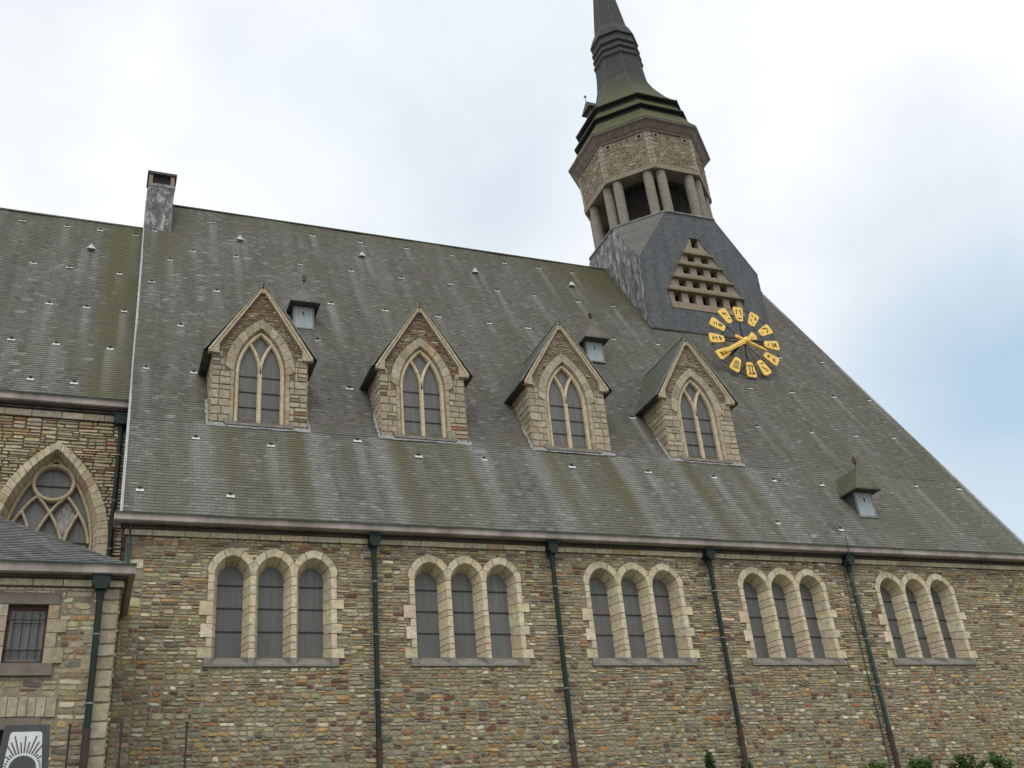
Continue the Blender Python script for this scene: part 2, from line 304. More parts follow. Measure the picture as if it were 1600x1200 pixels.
def rubble(mb, u0, u1, v0, v1, mapf, pal, hr=(.06, .15), lr=(.14, .5), gap=.014, d=(.012, .035), rnd=1.0, keep=None, holes=(), du=.04, sizef=None):
    """random rubble: stones dropped one by one on the lowest spot of the heap"""
    n = max(1, int(round((u1-u0)/du))); du = (u1-u0)/n; H = [v0]*n; heap = [(v0, 0)]; 
    hbb = [(min(p[0] for p in P), max(p[0] for p in P), min(p[1] for p in P), max(p[1] for p in P), P) for P in holes]
    def inh(x, y):
        for a, b, c, e, P in hbb:
            if a < x < b and c < y < e and inpoly(x, y, P): return True
        return False
    def emit(a, b, c, e, lev=0, col=None):
        col = col or pick(pal((a+b)/2, (c+e)/2) if callable(pal) else pal)
        pts = [(a+.01, c+.01), (b-.01, c+.01), (a+.01, e-.01), (b-.01, e-.01), ((a+b)/2, (c+e)/2)]
        bad = [inh(*p) or (keep and not keep(*p)) for p in pts]
        if all(bad): return
        if any(bad):
            if lev < 3 and (b-a) > .07:
                mm = (a+b)/2; emit(a, mm, c, e, lev+1, col); emit(mm, b, c, e, lev+1, col)
            elif lev < 5 and (e-c) > .06:
                mm = (c+e)/2; emit(a, b, c, mm, lev+1, col); emit(a, b, mm, e, lev+1, col)
            return
        one_stone(mb, a, b, c, e, mapf, gap, random.uniform(*d), col, rnd)
    while heap:
        v, i = heapq.heappop(heap)
        if H[i] != v or v >= v1-.03: continue
        a = i
        while a > 0 and abs(H[a-1]-v) < 1e-6: a -= 1
        b = i
        while b < n-1 and abs(H[b+1]-v) < 1e-6: b += 1
        run = (b-a+1)
        if sizef: hr, lr, gap, rnd = sizef(u0+a*du, v)
        h = random.triangular(hr[0], hr[1], hr[0]*.6+hr[1]*.4)
        l = max(h*1.2, random.triangular(lr[0], lr[1], lr[0]*.65+lr[1]*.35)); k = max(2, int(l/du))
        if run-k < max(2, int(lr[0]*.7/du)): k = run
        if k > lr[1]*1.3/du: k = run//2
        k = max(1, k)
        if k*du < lr[0]*.6: h = min(h, hr[0]*1.1)
        top = v+h
        right = random.random() < .5 and b-a+1 > k
        if right: a = b-k+1
        cand = [H[q] for q in (a-1, a+k) if 0 <= q < n and hr[0]*.62 < H[q]-v < hr[1]*1.2]
        if cand and random.random() < .72: top = min(cand, key=lambda c: abs(c-top))
        if v1-top < hr[0]*.6: top = v1
        emit(u0+a*du, u0+(a+k)*du, v, top)
        for q in range(a, a+k): H[q] = top
        heapq.heappush(heap, (top, a))
        if a+k <= b: heapq.heappush(heap, (v, a+k))
        if right and a > 0 and H[a-1] == v: heapq.heappush(heap, (v, a-1))
def flat_poly(mb, outer, holes, mapf, col=(.3, .3, .3)):
    loops = [[Vector((u, v, 0)) for u, v in outer]]+[[Vector((u, v, 0)) for u, v in h] for h in holes]
    tris = tessellate_polygon(loops); pts = [p for l in loops for p in l]
    mb.add([mapf(p.x, p.y, 0) for p in pts], tris, col)
# pointed arch profile
def arch_pt(xc, w, zs, rise, s, f):
    """point of a pointed arch: side s (-1 left, 1 right), f 0 at the spring, 1 at the apex"""
    R = (w*w+rise*rise)/(2*w); th = math.atan2(rise, R-w)*f
    return (xc+s*(-(R-w)+R*math.cos(th)), zs+R*math.sin(th))
def arch_outline(xc, w, z0, zs, rise, n=8):
    P = [(xc-w, z0)]+[arch_pt(xc, w, zs, rise, -1, i/n) for i in range(n+1)]+[arch_pt(xc, w, zs, rise, 1, i/n) for i in range(n-1, -1, -1)]+[(xc+w, z0)]
    return P
# ------------------------------------------------------------------ the main numbers of the building
TA = math.tan(math.radians(58.58)); YE, ZE, YR = -.35, 11.08, 10.138; ZR = ZE+(YR-YE)*TA
XL, XR = -3.68, 25.26
GROUND, TERR = 0.0, 3.65
def roofz(y, off=0): return ZE+(y-YE)*TA+off
def roofy(z, off=0): return (z-off-ZE)/TA+YE
MORT = (.27, .25, .185)
# ------------------------------------------------------------------ ground
mb = MB(); mb.box(-400, -400, -.5, 400, -5.9, 0); tag(mb.build('ground', ASPH), 'grey paving in front of the church terrace', 'ground', kind='structure')
mb = MB(); mb.box(-60, -5.55, -.5, 80, 60, TERR); tag(mb.build('lawn', GRASS), 'grass terrace at the foot of the church', 'lawn', kind='structure')
mb = MB(); mb.box(-60, -5.9, -.5, 80, -5.55, TERR+.02, MORT)
rubble(mb, -8, 20, 0, TERR, lambda u, v, d: (u, -5.9-d, v), PAL_MAIN, hr=(.14, .3), lr=(.3, .7))
mb.box(-60, -5.95, TERR+.02, 80, -5.5, TERR+.12, (.3, .3, .28))
tag(mb.build('retaining_wall', MASON), 'long stone retaining wall below the church terrace', 'wall')
# ------------------------------------------------------------------ roof hooks measured in the photograph (pixel -> roof)
F = 1613.47
def rayd(u, v): return (fw*F+rt2*(u-800)-up2*(v-600)).normalized()
def on_roof(u, v, off=0):
    d = rayd(u, v); n = Vector((0, -TA, 1)); return CAM+d*(((Vector((0, YE, ZE+off))-CAM).dot(n))/d.dot(n))
HK = []
def hk(s, ox, oy, L_): HK.extend((ox+x/s, oy+y/s) for x, y in L_)
hk(5, 200, 320, [(660, 137), (1440, 240), (505, 362), (328, 430), (845, 405), (1345, 465), (185, 603), (692, 672), (410, 942), (210, 203), (1580, 770), (1480, 1055)])
hk(5, 0, 480, [(90, 250), (440, 285), (860, 322), (238, 558), (580, 590), (970, 30), (1140, 470), (1513, 508), (1530, 1020)])
hk(5, 0, 300, [(178, 225), (525, 268), (783, 298), (1058, 335), (260, 555), (543, 588), (933, 638), (385, 870), (678, 900)])
hk(4, 500, 320, [(250, 235), (540, 273), (820, 317), (1152, 365), (1365, 395), (195, 413), (508, 457), (812, 495), (1107, 538), (1335, 568), (68, 618), (407, 660), (737, 697), (1057, 740), (1300, 770), (183, 1147)])
hk(3.636, 180, 640, [(140, 452), (885, 203), (655, 487), (1375, 175)])
hk(4, 600, 640, [(215, 290), (625, 310), (1172, 355), (1550, 50)])
hk(4, 960, 560, [(845, 187), (1108, 213), (1367, 240), (890, 425), (1230, 463), (107, 370), (620, 742), (208, 710), (995, 762), (1292, 788), (1018, 1028), (1413, 1068)])
hk(2.857, 1180, 440, [(295, 360), (348, 514), (507, 530), (445, 690), (615, 698), (713, 912), (905, 925), (108, 340)])
hk(6.667, 840, 380, [(355, 310), (417, 610), (783, 658), (783, 998), (1248, 1052), (15, 260)])
VT = [(374.4, 376), (564.5, 401), (741, 426.5), (892, 447), (142.5, 390)]
PATCH = []
for s, ox, oy, L_ in ((5, 200, 320, [(420, 103), (600, 372), (812, 280), (765, 300), (550, 440), (570, 503), (575, 550), (575, 650), (550, 682), (560, 712), (558, 742), (740, 800), (435, 855), (508, 850), (582, 862), (290, 742), (365, 550), (1115, 595), (1085, 555), (925, 690), (660, 945), (535, 922), (1075, 460), (930, 420), (700, 553), (690, 425)]),
                      (5, 0, 480, [(690, 415), (135, 485), (110, 437), (1052, 990), (1328, 855), (145, 365)]),
                      (5, 0, 300, [(605, 608), (450, 592), (490, 568), (295, 800), (890, 795), (248, 690), (1292, 840), (205, 838), (140, 938)]),
                      (4, 600, 640, [(600, 265), (850, 525), (935, 690), (865, 740), (1160, 688), (740, 55)]),
                      (4, 960, 560, [(1065, 748), (1105, 697), (290, 765), (1235, 1108), (983, 148), (1033, 728)])):
    PATCH += [(ox+x/s, oy+y/s) for x, y in L_]
DC = [-.2, 4.7, 9.58, 14.47]    # dormer centres
def left_off(u, v): return -.5 if u < 205-.083*(v-580) else 0
HOOKS = [on_roof(u, v, left_off(u, v)) for u, v in HK]; HLEFT = [left_off(u, v) != 0 for u, v in HK]
VENTS = [on_roof(u, v, left_off(u, v)) for u, v in VT]
PATCHP = [on_roof(u, v, left_off(u, v)) for u, v in PATCH]
def sstep(a, b, x):
    t = max(0, min(1, (x-a)/(b-a))); return t*t*(3-2*t)
def wob(x, k): return math.sin(x*2.3+k)*.5+math.sin(x*5.9+k*2.7)*.3+math.sin(x*13.1+k*4.1)*.2
def stains(left):
    hs = [(p.x, p.z) for p, l in zip(HOOKS, HLEFT) if l == left]
    lens = [random.uniform(1.2, 4.0) for _ in hs]; amp = [random.uniform(.12, .42) for _ in hs]
    vs = [(p.x, p.z) for i, p in enumerate(VENTS) if (i == 4) == left]
    ps = [(p.x, p.z, random.uniform(.07, .16), random.uniform(.3, .8)) for p, uv in zip(PATCHP, PATCH) if (left_off(*uv) != 0) == left]
    def f(x, z):
        s = 0; mo = 0
        for (hx, hz), le, am in zip(hs, lens, amp):
            if abs(x-hx) < .2 and hz-le < z < hz:
                s += am*(1-(hz-z)/le)*sstep(.17, .07, abs(x-hx))
        for hx, hz in vs:
            for o in (-.18, .2):
                if abs(x-hx-o) < .12 and hz-2.6 < z < hz: s += .3*(1-(hz-z)/2.6)
        for hx, hz, w_, am in ps:
            if abs(x-hx) < w_ and abs(z-hz) < .05: s += am
        if left:
            mo += .95*sstep(-5.1, -4.35, x+.08*wob(z, 1))*sstep(-3.75, -4.2, x)+.35*sstep(-4.3, -3.7, x)+.25*sstep(22, 27, z)
            s += .12*max(0, wob(x, 3))
        else:
            if z < 14.72:
                for c in DC:
                    dx = x-c
                    e = sstep(.42, .08, abs(abs(dx)-1.5)+.06*wob(z, c)); s += .24*e*(.6+.4*sstep(11, 14.5, z))
                    mo += .6*sstep(.4, .1, abs(abs(dx)-1.02))*sstep(10.5, 13.4, z+.6*wob(x, 2))+.25*sstep(1.3, .8, abs(dx))
                s += .05
                s += .10*max(0, wob(x, 7))
                if abs(z-14.58) < .02: s += .2
            s += .10*max(0, wob(x*.8, 5))
            mo += .95*sstep(11.5, 16, x)*sstep(22.8, 26.8, z)*sstep(17.2, 16.4, x)
            mo += .5*sstep(.9, .3, abs(x+2.7))*sstep(20, 26, z)*(1 if z < 26.3 else .5)
            mo += .22*sstep(26.6, 28, z)
            mo += .3*sstep(.8, .2, abs(x-22.2-(24-z)*.1))*sstep(15, 23, z)
            mo += .35*sstep(.5, .1, abs(x-(-1.6)-.1*wob(z, 3)))*sstep(12, 17, z)*sstep(21, 17, z)
            mo += .35*sstep(.6, .2, abs(x-(-2.6)-.1*wob(z, 3)))*sstep(16, 13, z)
            mo += .25*sstep(17, 20, x)*sstep(22, 14, z)
        return min(s, .95), min(mo, 1)
    return f
def slate_roof(name, x0, x1, y0, y1, off, fs, parent, mat, step=.12, dx=.1):
    mb = MB(); ca, sa = math.cos(math.atan(TA)), math.sin(math.atan(TA)); Ls = (y1-y0)/ca; nr = int(Ls/step); step = Ls/nr
    nx = int((x1-x0)/dx); st = []; mo = []
    for r in range(nr):
        for k, (dd, up_) in enumerate(((0, .009), (step, 0.0))):
            y = y0+(r*step+dd)*ca; z = roofz(y, off); py, pz = y-sa*up_, z+ca*up_
            for i in range(nx+1):
                x = x0+(x1-x0)*i/nx; sag = .012*math.sin(x*.9+y*1.3)+.008*math.sin(x*2.7-y*.7)
                mb.v.append((x, py-sa*sag, pz+ca*sag)); a, b = fs(x, z); st.append(a); mo.append(b)
    W = nx+1
    for r in range(nr):
        for i in range(nx):
            a = 2*r*W+i; mb.f.append((a, a+1, a+W+1, a+W))
            if r < nr-1: mb.f.append((a+W, a+W+1, a+2*W+1, a+2*W))
    mb.c = [(.15, .15, .15)]*len(mb.f); mb.pa = {'stain': st, 'moss': mo}
    return mb.build(name, mat, parent)
# ================================================================== NAVE
nave = empty('church_nave', (0, 0, TERR), 'long stone church nave with tall slate roof, four gabled dormers and triple lancet windows', 'church')
def P(mbx, name, mat, parent=nave, **k):   # nave parts keep world coordinates
    o = mbx.build(name, mat, parent, **k)
    if parent is not None and parent.type == 'EMPTY': o.location = Vector(k.get('loc') or (0, 0, 0))-parent.location
    return o
# lancets
LZ0, LZS = 7.58, 9.75
def lanc_holes(cx): return [arch_outline(cx+c, .425, LZ0, LZS, .49, 8) for c in (-.99, 0, .99)]
holes = [h for k in range(5) for h in lanc_holes(5*k)]
mb = MB(); mapw = lambda u, v, d: (u, -d, v)
flat_poly(mb, [(-3.49, TERR-.3), (25.08, TERR-.3), (25.08, 11.0), (-3.49, 11.0)], holes, mapw, MORT)
def pal_wall(u, v): return PAL_LOW if v < 7.3+.5*math.sin(u*.7) else PAL_MAIN
ex = [[(5*k-1.56, 7.53), (5*k-1.56, 10.0), (5*k-1.2, 10.3), (5*k-.99, 10.36), (5*k-.6, 10.1), (5*k, 10.36), (5*k+.6, 10.1), (5*k+.99, 10.36), (5*k+1.2, 10.3), (5*k+1.56, 10.0), (5*k+1.56, 7.53)] for k in range(5)]
def wall_sizes(u, v):
    k = sstep(8.2, 6.3, v+.5*math.sin(u*.8)+.3*math.sin(u*2.1))
    return (.052+.012*k, .125+.045*k), (.12, .52-.12*k), .012+.006*k, .95+.35*k
rubble(mb, -3.05, 25.08, 4.1, 10.66, mapw, pal_wall, d=(.010, .03), holes=ex, sizef=wall_sizes)
# quoins of the left corner and the flank beside the choir
rubble(mb, -3.49, -3.05, 4.1, 8.9, mapw, pal_wall, hr=(.065, .16), lr=(.12, .40), gap=.014, d=(.005, .018), rnd=1.1)
z = 8.9
while z < 10.6:
    h = random.uniform(.2, .34); wd = random.choice((.22, .42))
    h = min(h, 10.64-z); one_stone(mb, -3.49, -3.05 if wd > .3 else -3.22, z, z+h, mapw, .012, .018, pick(PAL_MAIN), .5)
    if wd < .3: one_stone(mb, -3.22, -3.05, z, z+h/2, mapw, .014, .025, pick(PAL_MAIN), .7); one_stone(mb, -3.22, -3.05, z+h/2, z+h, mapw, .014, .025, pick(PAL_MAIN), .7)
    z += h
mapf = lambda u, v, d: (-3.49-d, u, v)
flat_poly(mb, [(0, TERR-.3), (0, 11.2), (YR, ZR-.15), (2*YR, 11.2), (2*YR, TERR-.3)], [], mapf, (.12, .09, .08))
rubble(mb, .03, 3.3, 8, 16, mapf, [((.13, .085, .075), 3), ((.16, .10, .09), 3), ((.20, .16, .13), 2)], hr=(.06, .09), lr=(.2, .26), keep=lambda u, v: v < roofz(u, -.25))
flat_poly(mb, [(0, TERR-.3), (0, 11.2), (YR, ZR-.15), (2*YR, 11.2), (2*YR, TERR-.3)], [], lambda u, v, d: (25.08, u, v), MORT)
rubble(mb, 0, 8, 4, 13, lambda u, v, d: (25.08+d, u, v), PAL_MAIN, hr=(.09, .2), lr=(.2, .5), keep=lambda u, v: v < roofz(u, -.4))
flat_poly(mb, [(-3.49, TERR-.3), (25.08, TERR-.3), (25.08, 11.2), (-3.49, 11.2)], [], lambda u, v, d: (u, 2*YR, v), MORT)
P(mb, 'wall', MASON)
# window group: blocks with splayed reveals
def splay_blocks(mb, xc, cuts, prof, pal, proud=.045, gap=.008, dep=.4, n=3, vary=.0):
    """prof(t) -> (outer, inner, back) points (x,z) along the opening; blocks between the cuts"""
    for a, b in zip(cuts[:-1], cuts[1:]):
        col = pick(pal); S = []
        for i in range(n+1):
            t = a+(b-a)*i/n; S.append(prof(t))
        # shrink by the joint
        def sh(p, q): d = Vector(q)-Vector(p); l = d.length; return tuple(Vector(p)+d*(min(gap/l, .3) if l > 0 else 0))
        S[0] = tuple(sh(S[0][k], S[1][k]) for k in range(3)); S[-1] = tuple(sh(S[-1][k], S[-2][k]) for k in range(3))
        pv = proud+random.uniform(-.004, .004); vs = []
        for o, i_, bk in S:
            vs += [(o[0], .01, o[1]), (o[0], -pv+.006, o[1]), (o[0]+(i_[0]-o[0])*.06, -pv, o[1]+(i_[1]-o[1])*.06), (i_[0]+(o[0]-i_[0])*.05, -pv, i_[1]+(o[1]-i_[1])*.05), (i_[0], -pv+.008, i_[1]), (bk[0], dep, bk[1])]
        fs = []
        for i in range(n):
            for k in range(5): fs.append((i*6+k, (i+1)*6+k, (i+1)*6+k+1, i*6+k+1))
        fs += [(0, 1, 2, 3, 4, 5), tuple(n*6+k for k in (5, 4, 3, 2, 1, 0))]
        mb.add(vs, fs, col)
def backing(mb, prof, t0, t1, n, proud, dep, col=MORT_D):
    S = [prof(t0+(t1-t0)*i/n) for i in range(n+1)]; vs = []
    for o, i_, bk in S:
        dv = Vector(o)-Vector(i_); dv = dv.normalized()*.016 if dv.length > .001 else Vector((0, 0))
        vs += [(o[0], -proud, o[1]), (i_[0]+dv.x, -proud, i_[1]+dv.y), (bk[0]+dv.x, dep, bk[1]+dv.y)]
    mb.add(vs, [(i*3+k, (i+1)*3+k, (i+1)*3+k+1, i*3+k+1) for i in range(n) for k in (0, 1)], col)
def window_group(parent):
    sur = MB(); joints = MB()
    for j, xc in enumerate((-.99, 0, .99)):
        def prof(t, xc=xc, j=j, off=0.0):
            # t: 0..1 left jamb, 1..2 left arch, 2..3 right arch, 3..4 right jamb
            s = -1 if t <= 2 else 1; q = t if t <= 2 else 4-t
            if q <= 1:
                zi = 7.72+(LZS-7.72)*q; zb = 7.84+(LZS-7.84)*q
                o = (xc+s*(.565 if (j == 0 and s < 0) or (j == 2 and s > 0) else .495), zi); return (o, (xc+s*(.425-off), zi), (xc+s*(.305-off), zb))
            f = q-1
            o = arch_pt(xc, .60, LZS, .69, s, f)
            lim = .495
            if not ((j == 0 and s < 0) or (j == 2 and s > 0)): o = (xc+s*min(lim, abs(o[0]-xc)), o[1] if abs(o[0]-xc) <= lim else max(o[1]-.0, LZS))
            return (o, tuple(arch_pt(xc, .425-off, LZS, .49-off, s, f)), tuple(arch_pt(xc, .305-off, LZS, .36-off, s, f)))
        # arch stones
        splay_blocks(sur, xc, [1.0, 1.36, 1.74], prof, PAL_PALE, n=3)
        splay_blocks(sur, xc, [1.74, 2.26], prof, PAL_PALE, n=4)
        splay_blocks(sur, xc, [2.26, 2.64, 3.0], prof, PAL_PALE, n=3)
        backing(sur, prof, 0, 4, 40, .033, .395)
        # outer jambs
        for side in (-1, 1):
            if (side < 0 and j == 0) or (side > 0 and j == 2):
                cuts = [0, .13, .24, .40, .5, .67, .80, .9, 1.0] if side < 0 else [0, .12, .30, .42, .60, .72, .86, 1.0]
                for k, (a, b) in enumerate(zip(cuts[:-1], cuts[1:])):
                    ow = (.74 if k in (0, 4) else .69) if k % 2 == 0 and k < 6 else .565
                    pr = (lambda q, s=side, ow=ow: ((xc+s*ow, 7.72+(LZS-7.72)*q), (xc+s*.425, 7.72+(LZS-7.72)*q), (xc+s*.305, 7.84+(LZS-7.84)*q)))
                    splay_blocks(sur, xc, [a, b], pr, PAL_PALE, n=1, proud=.045)
    # two mullions, each a stack of blocks with two splays
    for mx in (-.495, .495):
        cuts = [0, .11, .17, .26, .40, .52, .60, .74, .86, .97]
        cuts = [c+random.uniform(-.015, .015)*(0 < i < 9) for i, c in enumerate(cuts)]
        for a, b in zip(cuts[:-1], cuts[1:]):
            z0, z1 = 7.72+(LZS+.06-7.72)*a+.009, 7.72+(LZS+.06-7.72)*b-.009
            zb0, zb1 = max(7.84, z0), z1; pv = .05
            col = pick(PAL_PALE)
            X = [(mx-.19, .4), (mx-.07, -pv+.014), (mx-.056, -pv), (mx+.056, -pv), (mx+.07, -pv+.014), (mx+.19, .4)]
            sur.add([(x, y, z0 if y < .3 else zb0) for x, y in X]+[(x, y, z1) for x, y in X], [(i, i+1, i+7, i+6) for i in range(5)]+[tuple(range(6)), tuple(range(11, 5, -1))], col)
    win = sur.build('window', DRESSED, parent)
    g = MB()
    sil = MB()   # sloping bluestone sill with stooling blocks
    sil.add([(-1.60, -.06, 7.53), (1.60, -.06, 7.53), (1.60, -.06, 7.585), (-1.60, -.06, 7.585), (-1.60, .42, 7.85), (1.60, .42, 7.85), (-1.6, .05, 7.53), (1.6, .05, 7.53)],
            [(0, 1, 2, 3), (3, 2, 5, 4), (0, 6, 7, 1), (0, 3, 4, 6), (1, 7, 5, 2)])
    for mx, wa, wb in ((-.495, .078, .20), (.495, .078, .20), (-1.5, .088, .20), (1.5, .088, .20)):
        sil.add([(mx-wa, -.066, 7.583), (mx+wa, -.066, 7.583), (mx+wb, .41, 7.80), (mx-wb, .41, 7.80), (mx-wa, -.066, 7.735), (mx+wa, -.066, 7.735), (mx+wb, .41, 7.86), (mx-wb, .41, 7.86)],
                [(4, 5, 6, 7), (0, 1, 5, 4), (1, 2, 6, 5), (3, 0, 4, 7)])
    sil.build('sill', BLUE, win)
    for xc in (-.99, 0, .99):
        pn = MB(); flat_poly(pn, arch_outline(xc, .33, 7.75, LZS, .385, 8), [], lambda u, v, d: (u, .39, v)); pn.build('pane', GLASS, win)
        br = MB()
        for zb in (8.46, 9.03, 9.6): br.box(xc-.315, .365, zb-.014, xc+.315, .385, zb+.014)
        br.split('saddle_bar', IRON, win)
    return win
wg = window_group(nave); wg.location = (0, 0, -TERR)
for k in range(1, 5):
    c = copy_tree(wg, nave); c.location = (5*k, 0, -TERR)
# cornice band, mouldings, gutter
mb = MB(); x = -3.55
while x < 25.05:
    l = min(random.uniform(.42, .95), 25.1-x); h0 = 10.655
    mb.prism([(x+.008, -.075, h0), (x+l-.008, -.075, h0), (x+l-.008, -.10, h0+.13), (x+.008, -.10, h0+.13)], (0, .1, .0), pick(PAL_CORN)); x += l
mb.box(-3.55, -.045, 10.64, 25.1, .0, 10.80, MORT_D)
P(mb, 'cornice', DRESSED)
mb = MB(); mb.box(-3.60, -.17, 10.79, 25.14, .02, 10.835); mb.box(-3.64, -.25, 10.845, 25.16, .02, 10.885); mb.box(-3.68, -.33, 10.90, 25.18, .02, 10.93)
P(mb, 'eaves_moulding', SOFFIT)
def gutter_mb(x0, x1, y0, z0, h=.17, lip=.03, y1=.0):
    g = MB(); g.prism([(x0, y0+.02, z0), (x0, y0-.01, z0+.02), (x0, y0-.012, z0+h*.82), (x0, y0-.045, z0+h), (x0, y0-.02, z0+h), (x0, y0+.03, z0+h*.5), (x0, y1, z0+.04), (x0, y1, z0)], (x1-x0, 0, 0)); return g
gm = gutter_mb(-3.80, 25.32, -.45, 10.875)
for i in range(12): gm.box(-2.2+2.4*i, -.467, 10.888, -2.16+2.4*i, -.44, 11.03)
P(gm, 'gutter', GUTTER)
mb = MB(); mb.box(-3.81, -.51, 11.045, 25.33, -.46, 11.068); P(mb, 'gutter_edge', COPPER)
mb = MB(); mb.box(-3.81, -.47, 10.88, -3.775, 0.2, 11.04); P(mb, 'gutter_end', GUTTER)
# roof
NF = stains(False); roof = slate_roof('roof', XL+.03, XR-.02, YE-.02, YR, 0, NF, nave, SLATE); roof.location = (0, 0, -TERR)
mb = MB(); mb.quad((XL, YR, ZR), (XR, YR, ZR), (XR, 2*YR-YE, ZE), (XL, 2*YR-YE, ZE)); P(mb, 'rear_roof', SLATE)
mb = MB(); mb.bar((XL, YR, ZR+.01), (16.9, YR, ZR+.01), .12, .05); mb.bar((22.4, YR, ZR+.01), (XR, YR, ZR+.01), .12, .05); P(mb, 'ridge_capping', mat_plain('ridge_fringe_green', (.09, .12, .06), (.06, .07, .05), rough=.8))  # greenish tint imitates a lens colour fringe, put into the capping colour
for xx, nm in ((XL, 'verge'), (XR, 'verge')):
    mb = MB(); nrm = Vector((0, -math.sin(math.atan(TA)), math.cos(math.atan(TA))))
    a = Vector((xx, YE-.05, ZE-.05)); b = Vector((xx, YR, ZR)); mb.bar(a+nrm*.012, b+nrm*.012, .03, .035, nrm)
    mb.bar(a-nrm*.1+Vector((.03 if xx < 0 else -.03, 0, 0)), b-nrm*.1+Vector((.03 if xx < 0 else -.03, 0, 0)), .04, .2, nrm)
    P(mb, nm, VERGE)
mb = MB(); mb.prism([(XL+.05, YE+.1, ZE-.02), (XL+.05, YR, ZR-.12), (XL+.05, YR, ZR-.3), (XL+.05, YE+.3, ZE-.02)], (XR-XL-.1, 0, 0)); P(mb, 'roof_deck', SOFFIT)
# break line of flashing across the roof at the foot of the dormers
mb = MB(); xs = [XL+.1]+[e for c in DC for e in (c-1.42, c+1.42)]+[XR-.1]
for i in range(0, len(xs), 2):
    mb.bar((xs[i], roofy(14.66)-.012, 14.668), (xs[i+1], roofy(14.66)-.012, 14.668), .012, .012)
P(mb, 'slate_step', LEAD)
# chimney: slate-clad shaft, open cap
ch = MB(); ch.box(-3.66, 8.72, 25.2, -2.70, 9.6, 27.98); chim = ch.build('chimney', SLATE_C, roof)
ch = MB(); ch.box(-3.68, 8.70, 27.98, -2.68, 9.62, 28.12); ch.build('collar', LEAD, chim)
ch = MB(); ch.box(-3.6, 8.80, 28.12, -2.76, 9.5, 28.55); ch.build('flue', DARK, chim)
ch = MB()
for cx_ in (-3.66, -2.86):
    for cy_ in (8.72, 9.46): ch.box(cx_, cy_, 28.12, cx_+.14, cy_+.14, 28.56, (.3, .24, .18))
ch.build('corner_block', MASON, chim)
ch = MB(); ch.box(-3.72, 8.66, 28.56, -2.64, 9.66, 28.66); ch.build('cap', SOFFIT, chim)
# hooks
def hook_mesh(k):
    g = MB(); nrm = Vector((0, -math.sin(math.atan(TA)), math.cos(math.atan(TA)))); dn = Vector((0, -math.cos(math.atan(TA)), -math.sin(math.atan(TA)))); X = Vector((1, 0, 0))
    w_ = .105*k
    for a, b, c0, c1 in ((-w_, w_, .0, .11),):
        p = [X*a+dn*c0+nrm*.015, X*b+dn*c0+nrm*.015, X*(b+.005)+dn*c1+nrm*.03, X*(a-.005)+dn*c1+nrm*.03]
        g.prism(p, -nrm*.012)
    me1 = g
    h = MB(); h.bar(-dn*.06+nrm*.03, dn*.01+nrm*.04, .03, .02, nrm); h.bar(X*-.05-dn*.035+nrm*.03, X*.05-dn*.035+nrm*.03, .03, .05, nrm)
    return me1, h
src = None
for (p, isl) in zip(HOOKS, HLEFT):
    if src is None:
        a, b = hook_mesh(1.0); pl = a.build('roof_hook', ZINC, None); b.build('hook', IRON, pl); src = pl; o = pl
    else: o = copy_tree(src, None)
    sc_ = random.uniform(.75, 1.15); o.scale = (sc_, 1, random.uniform(.9, 1.1)); o.location = p; o['_l'] = 1 if isl else 0
HOOKOBJ = [o for o in bpy.data.objects if '_l' in o.keys()]
# little triangular tile vents
def tri_vent(p):
    g = MB(); w_ = .17; zf = .0; y0 = -.13; apex = .17
    g.add([(-w_, y0, -.12), (w_, y0, -.12), (0, y0, apex-.05), (0, y0+.20, apex+.03)], [(0, 2, 3), (1, 3, 2)])
    g.add([(-w_-.02, y0-.02, -.12), (0, y0-.02, apex-.03), (w_+.02, y0-.02, -.12), (0, y0-.02, -.12)], [(0, 1, 3), (1, 2, 3)])
    o = g.build('vent_tile', ZINC, None); d = MB(); d.add([(-w_-.01, y0-.024, -.125), (w_+.01, y0-.024, -.125), (w_-.05, y0-.024, -.06), (-w_+.05, y0-.024, -.06)], [(0, 1, 2, 3)]); d.build('opening', DARK, o); return o
for i, p in enumerate(VENTS):
    if i == 0: tv = tri_vent(p); o = tv
    else: o = copy_tree(tv)
    o.location = p+Vector((0, 0, .02)); o['_v'] = i
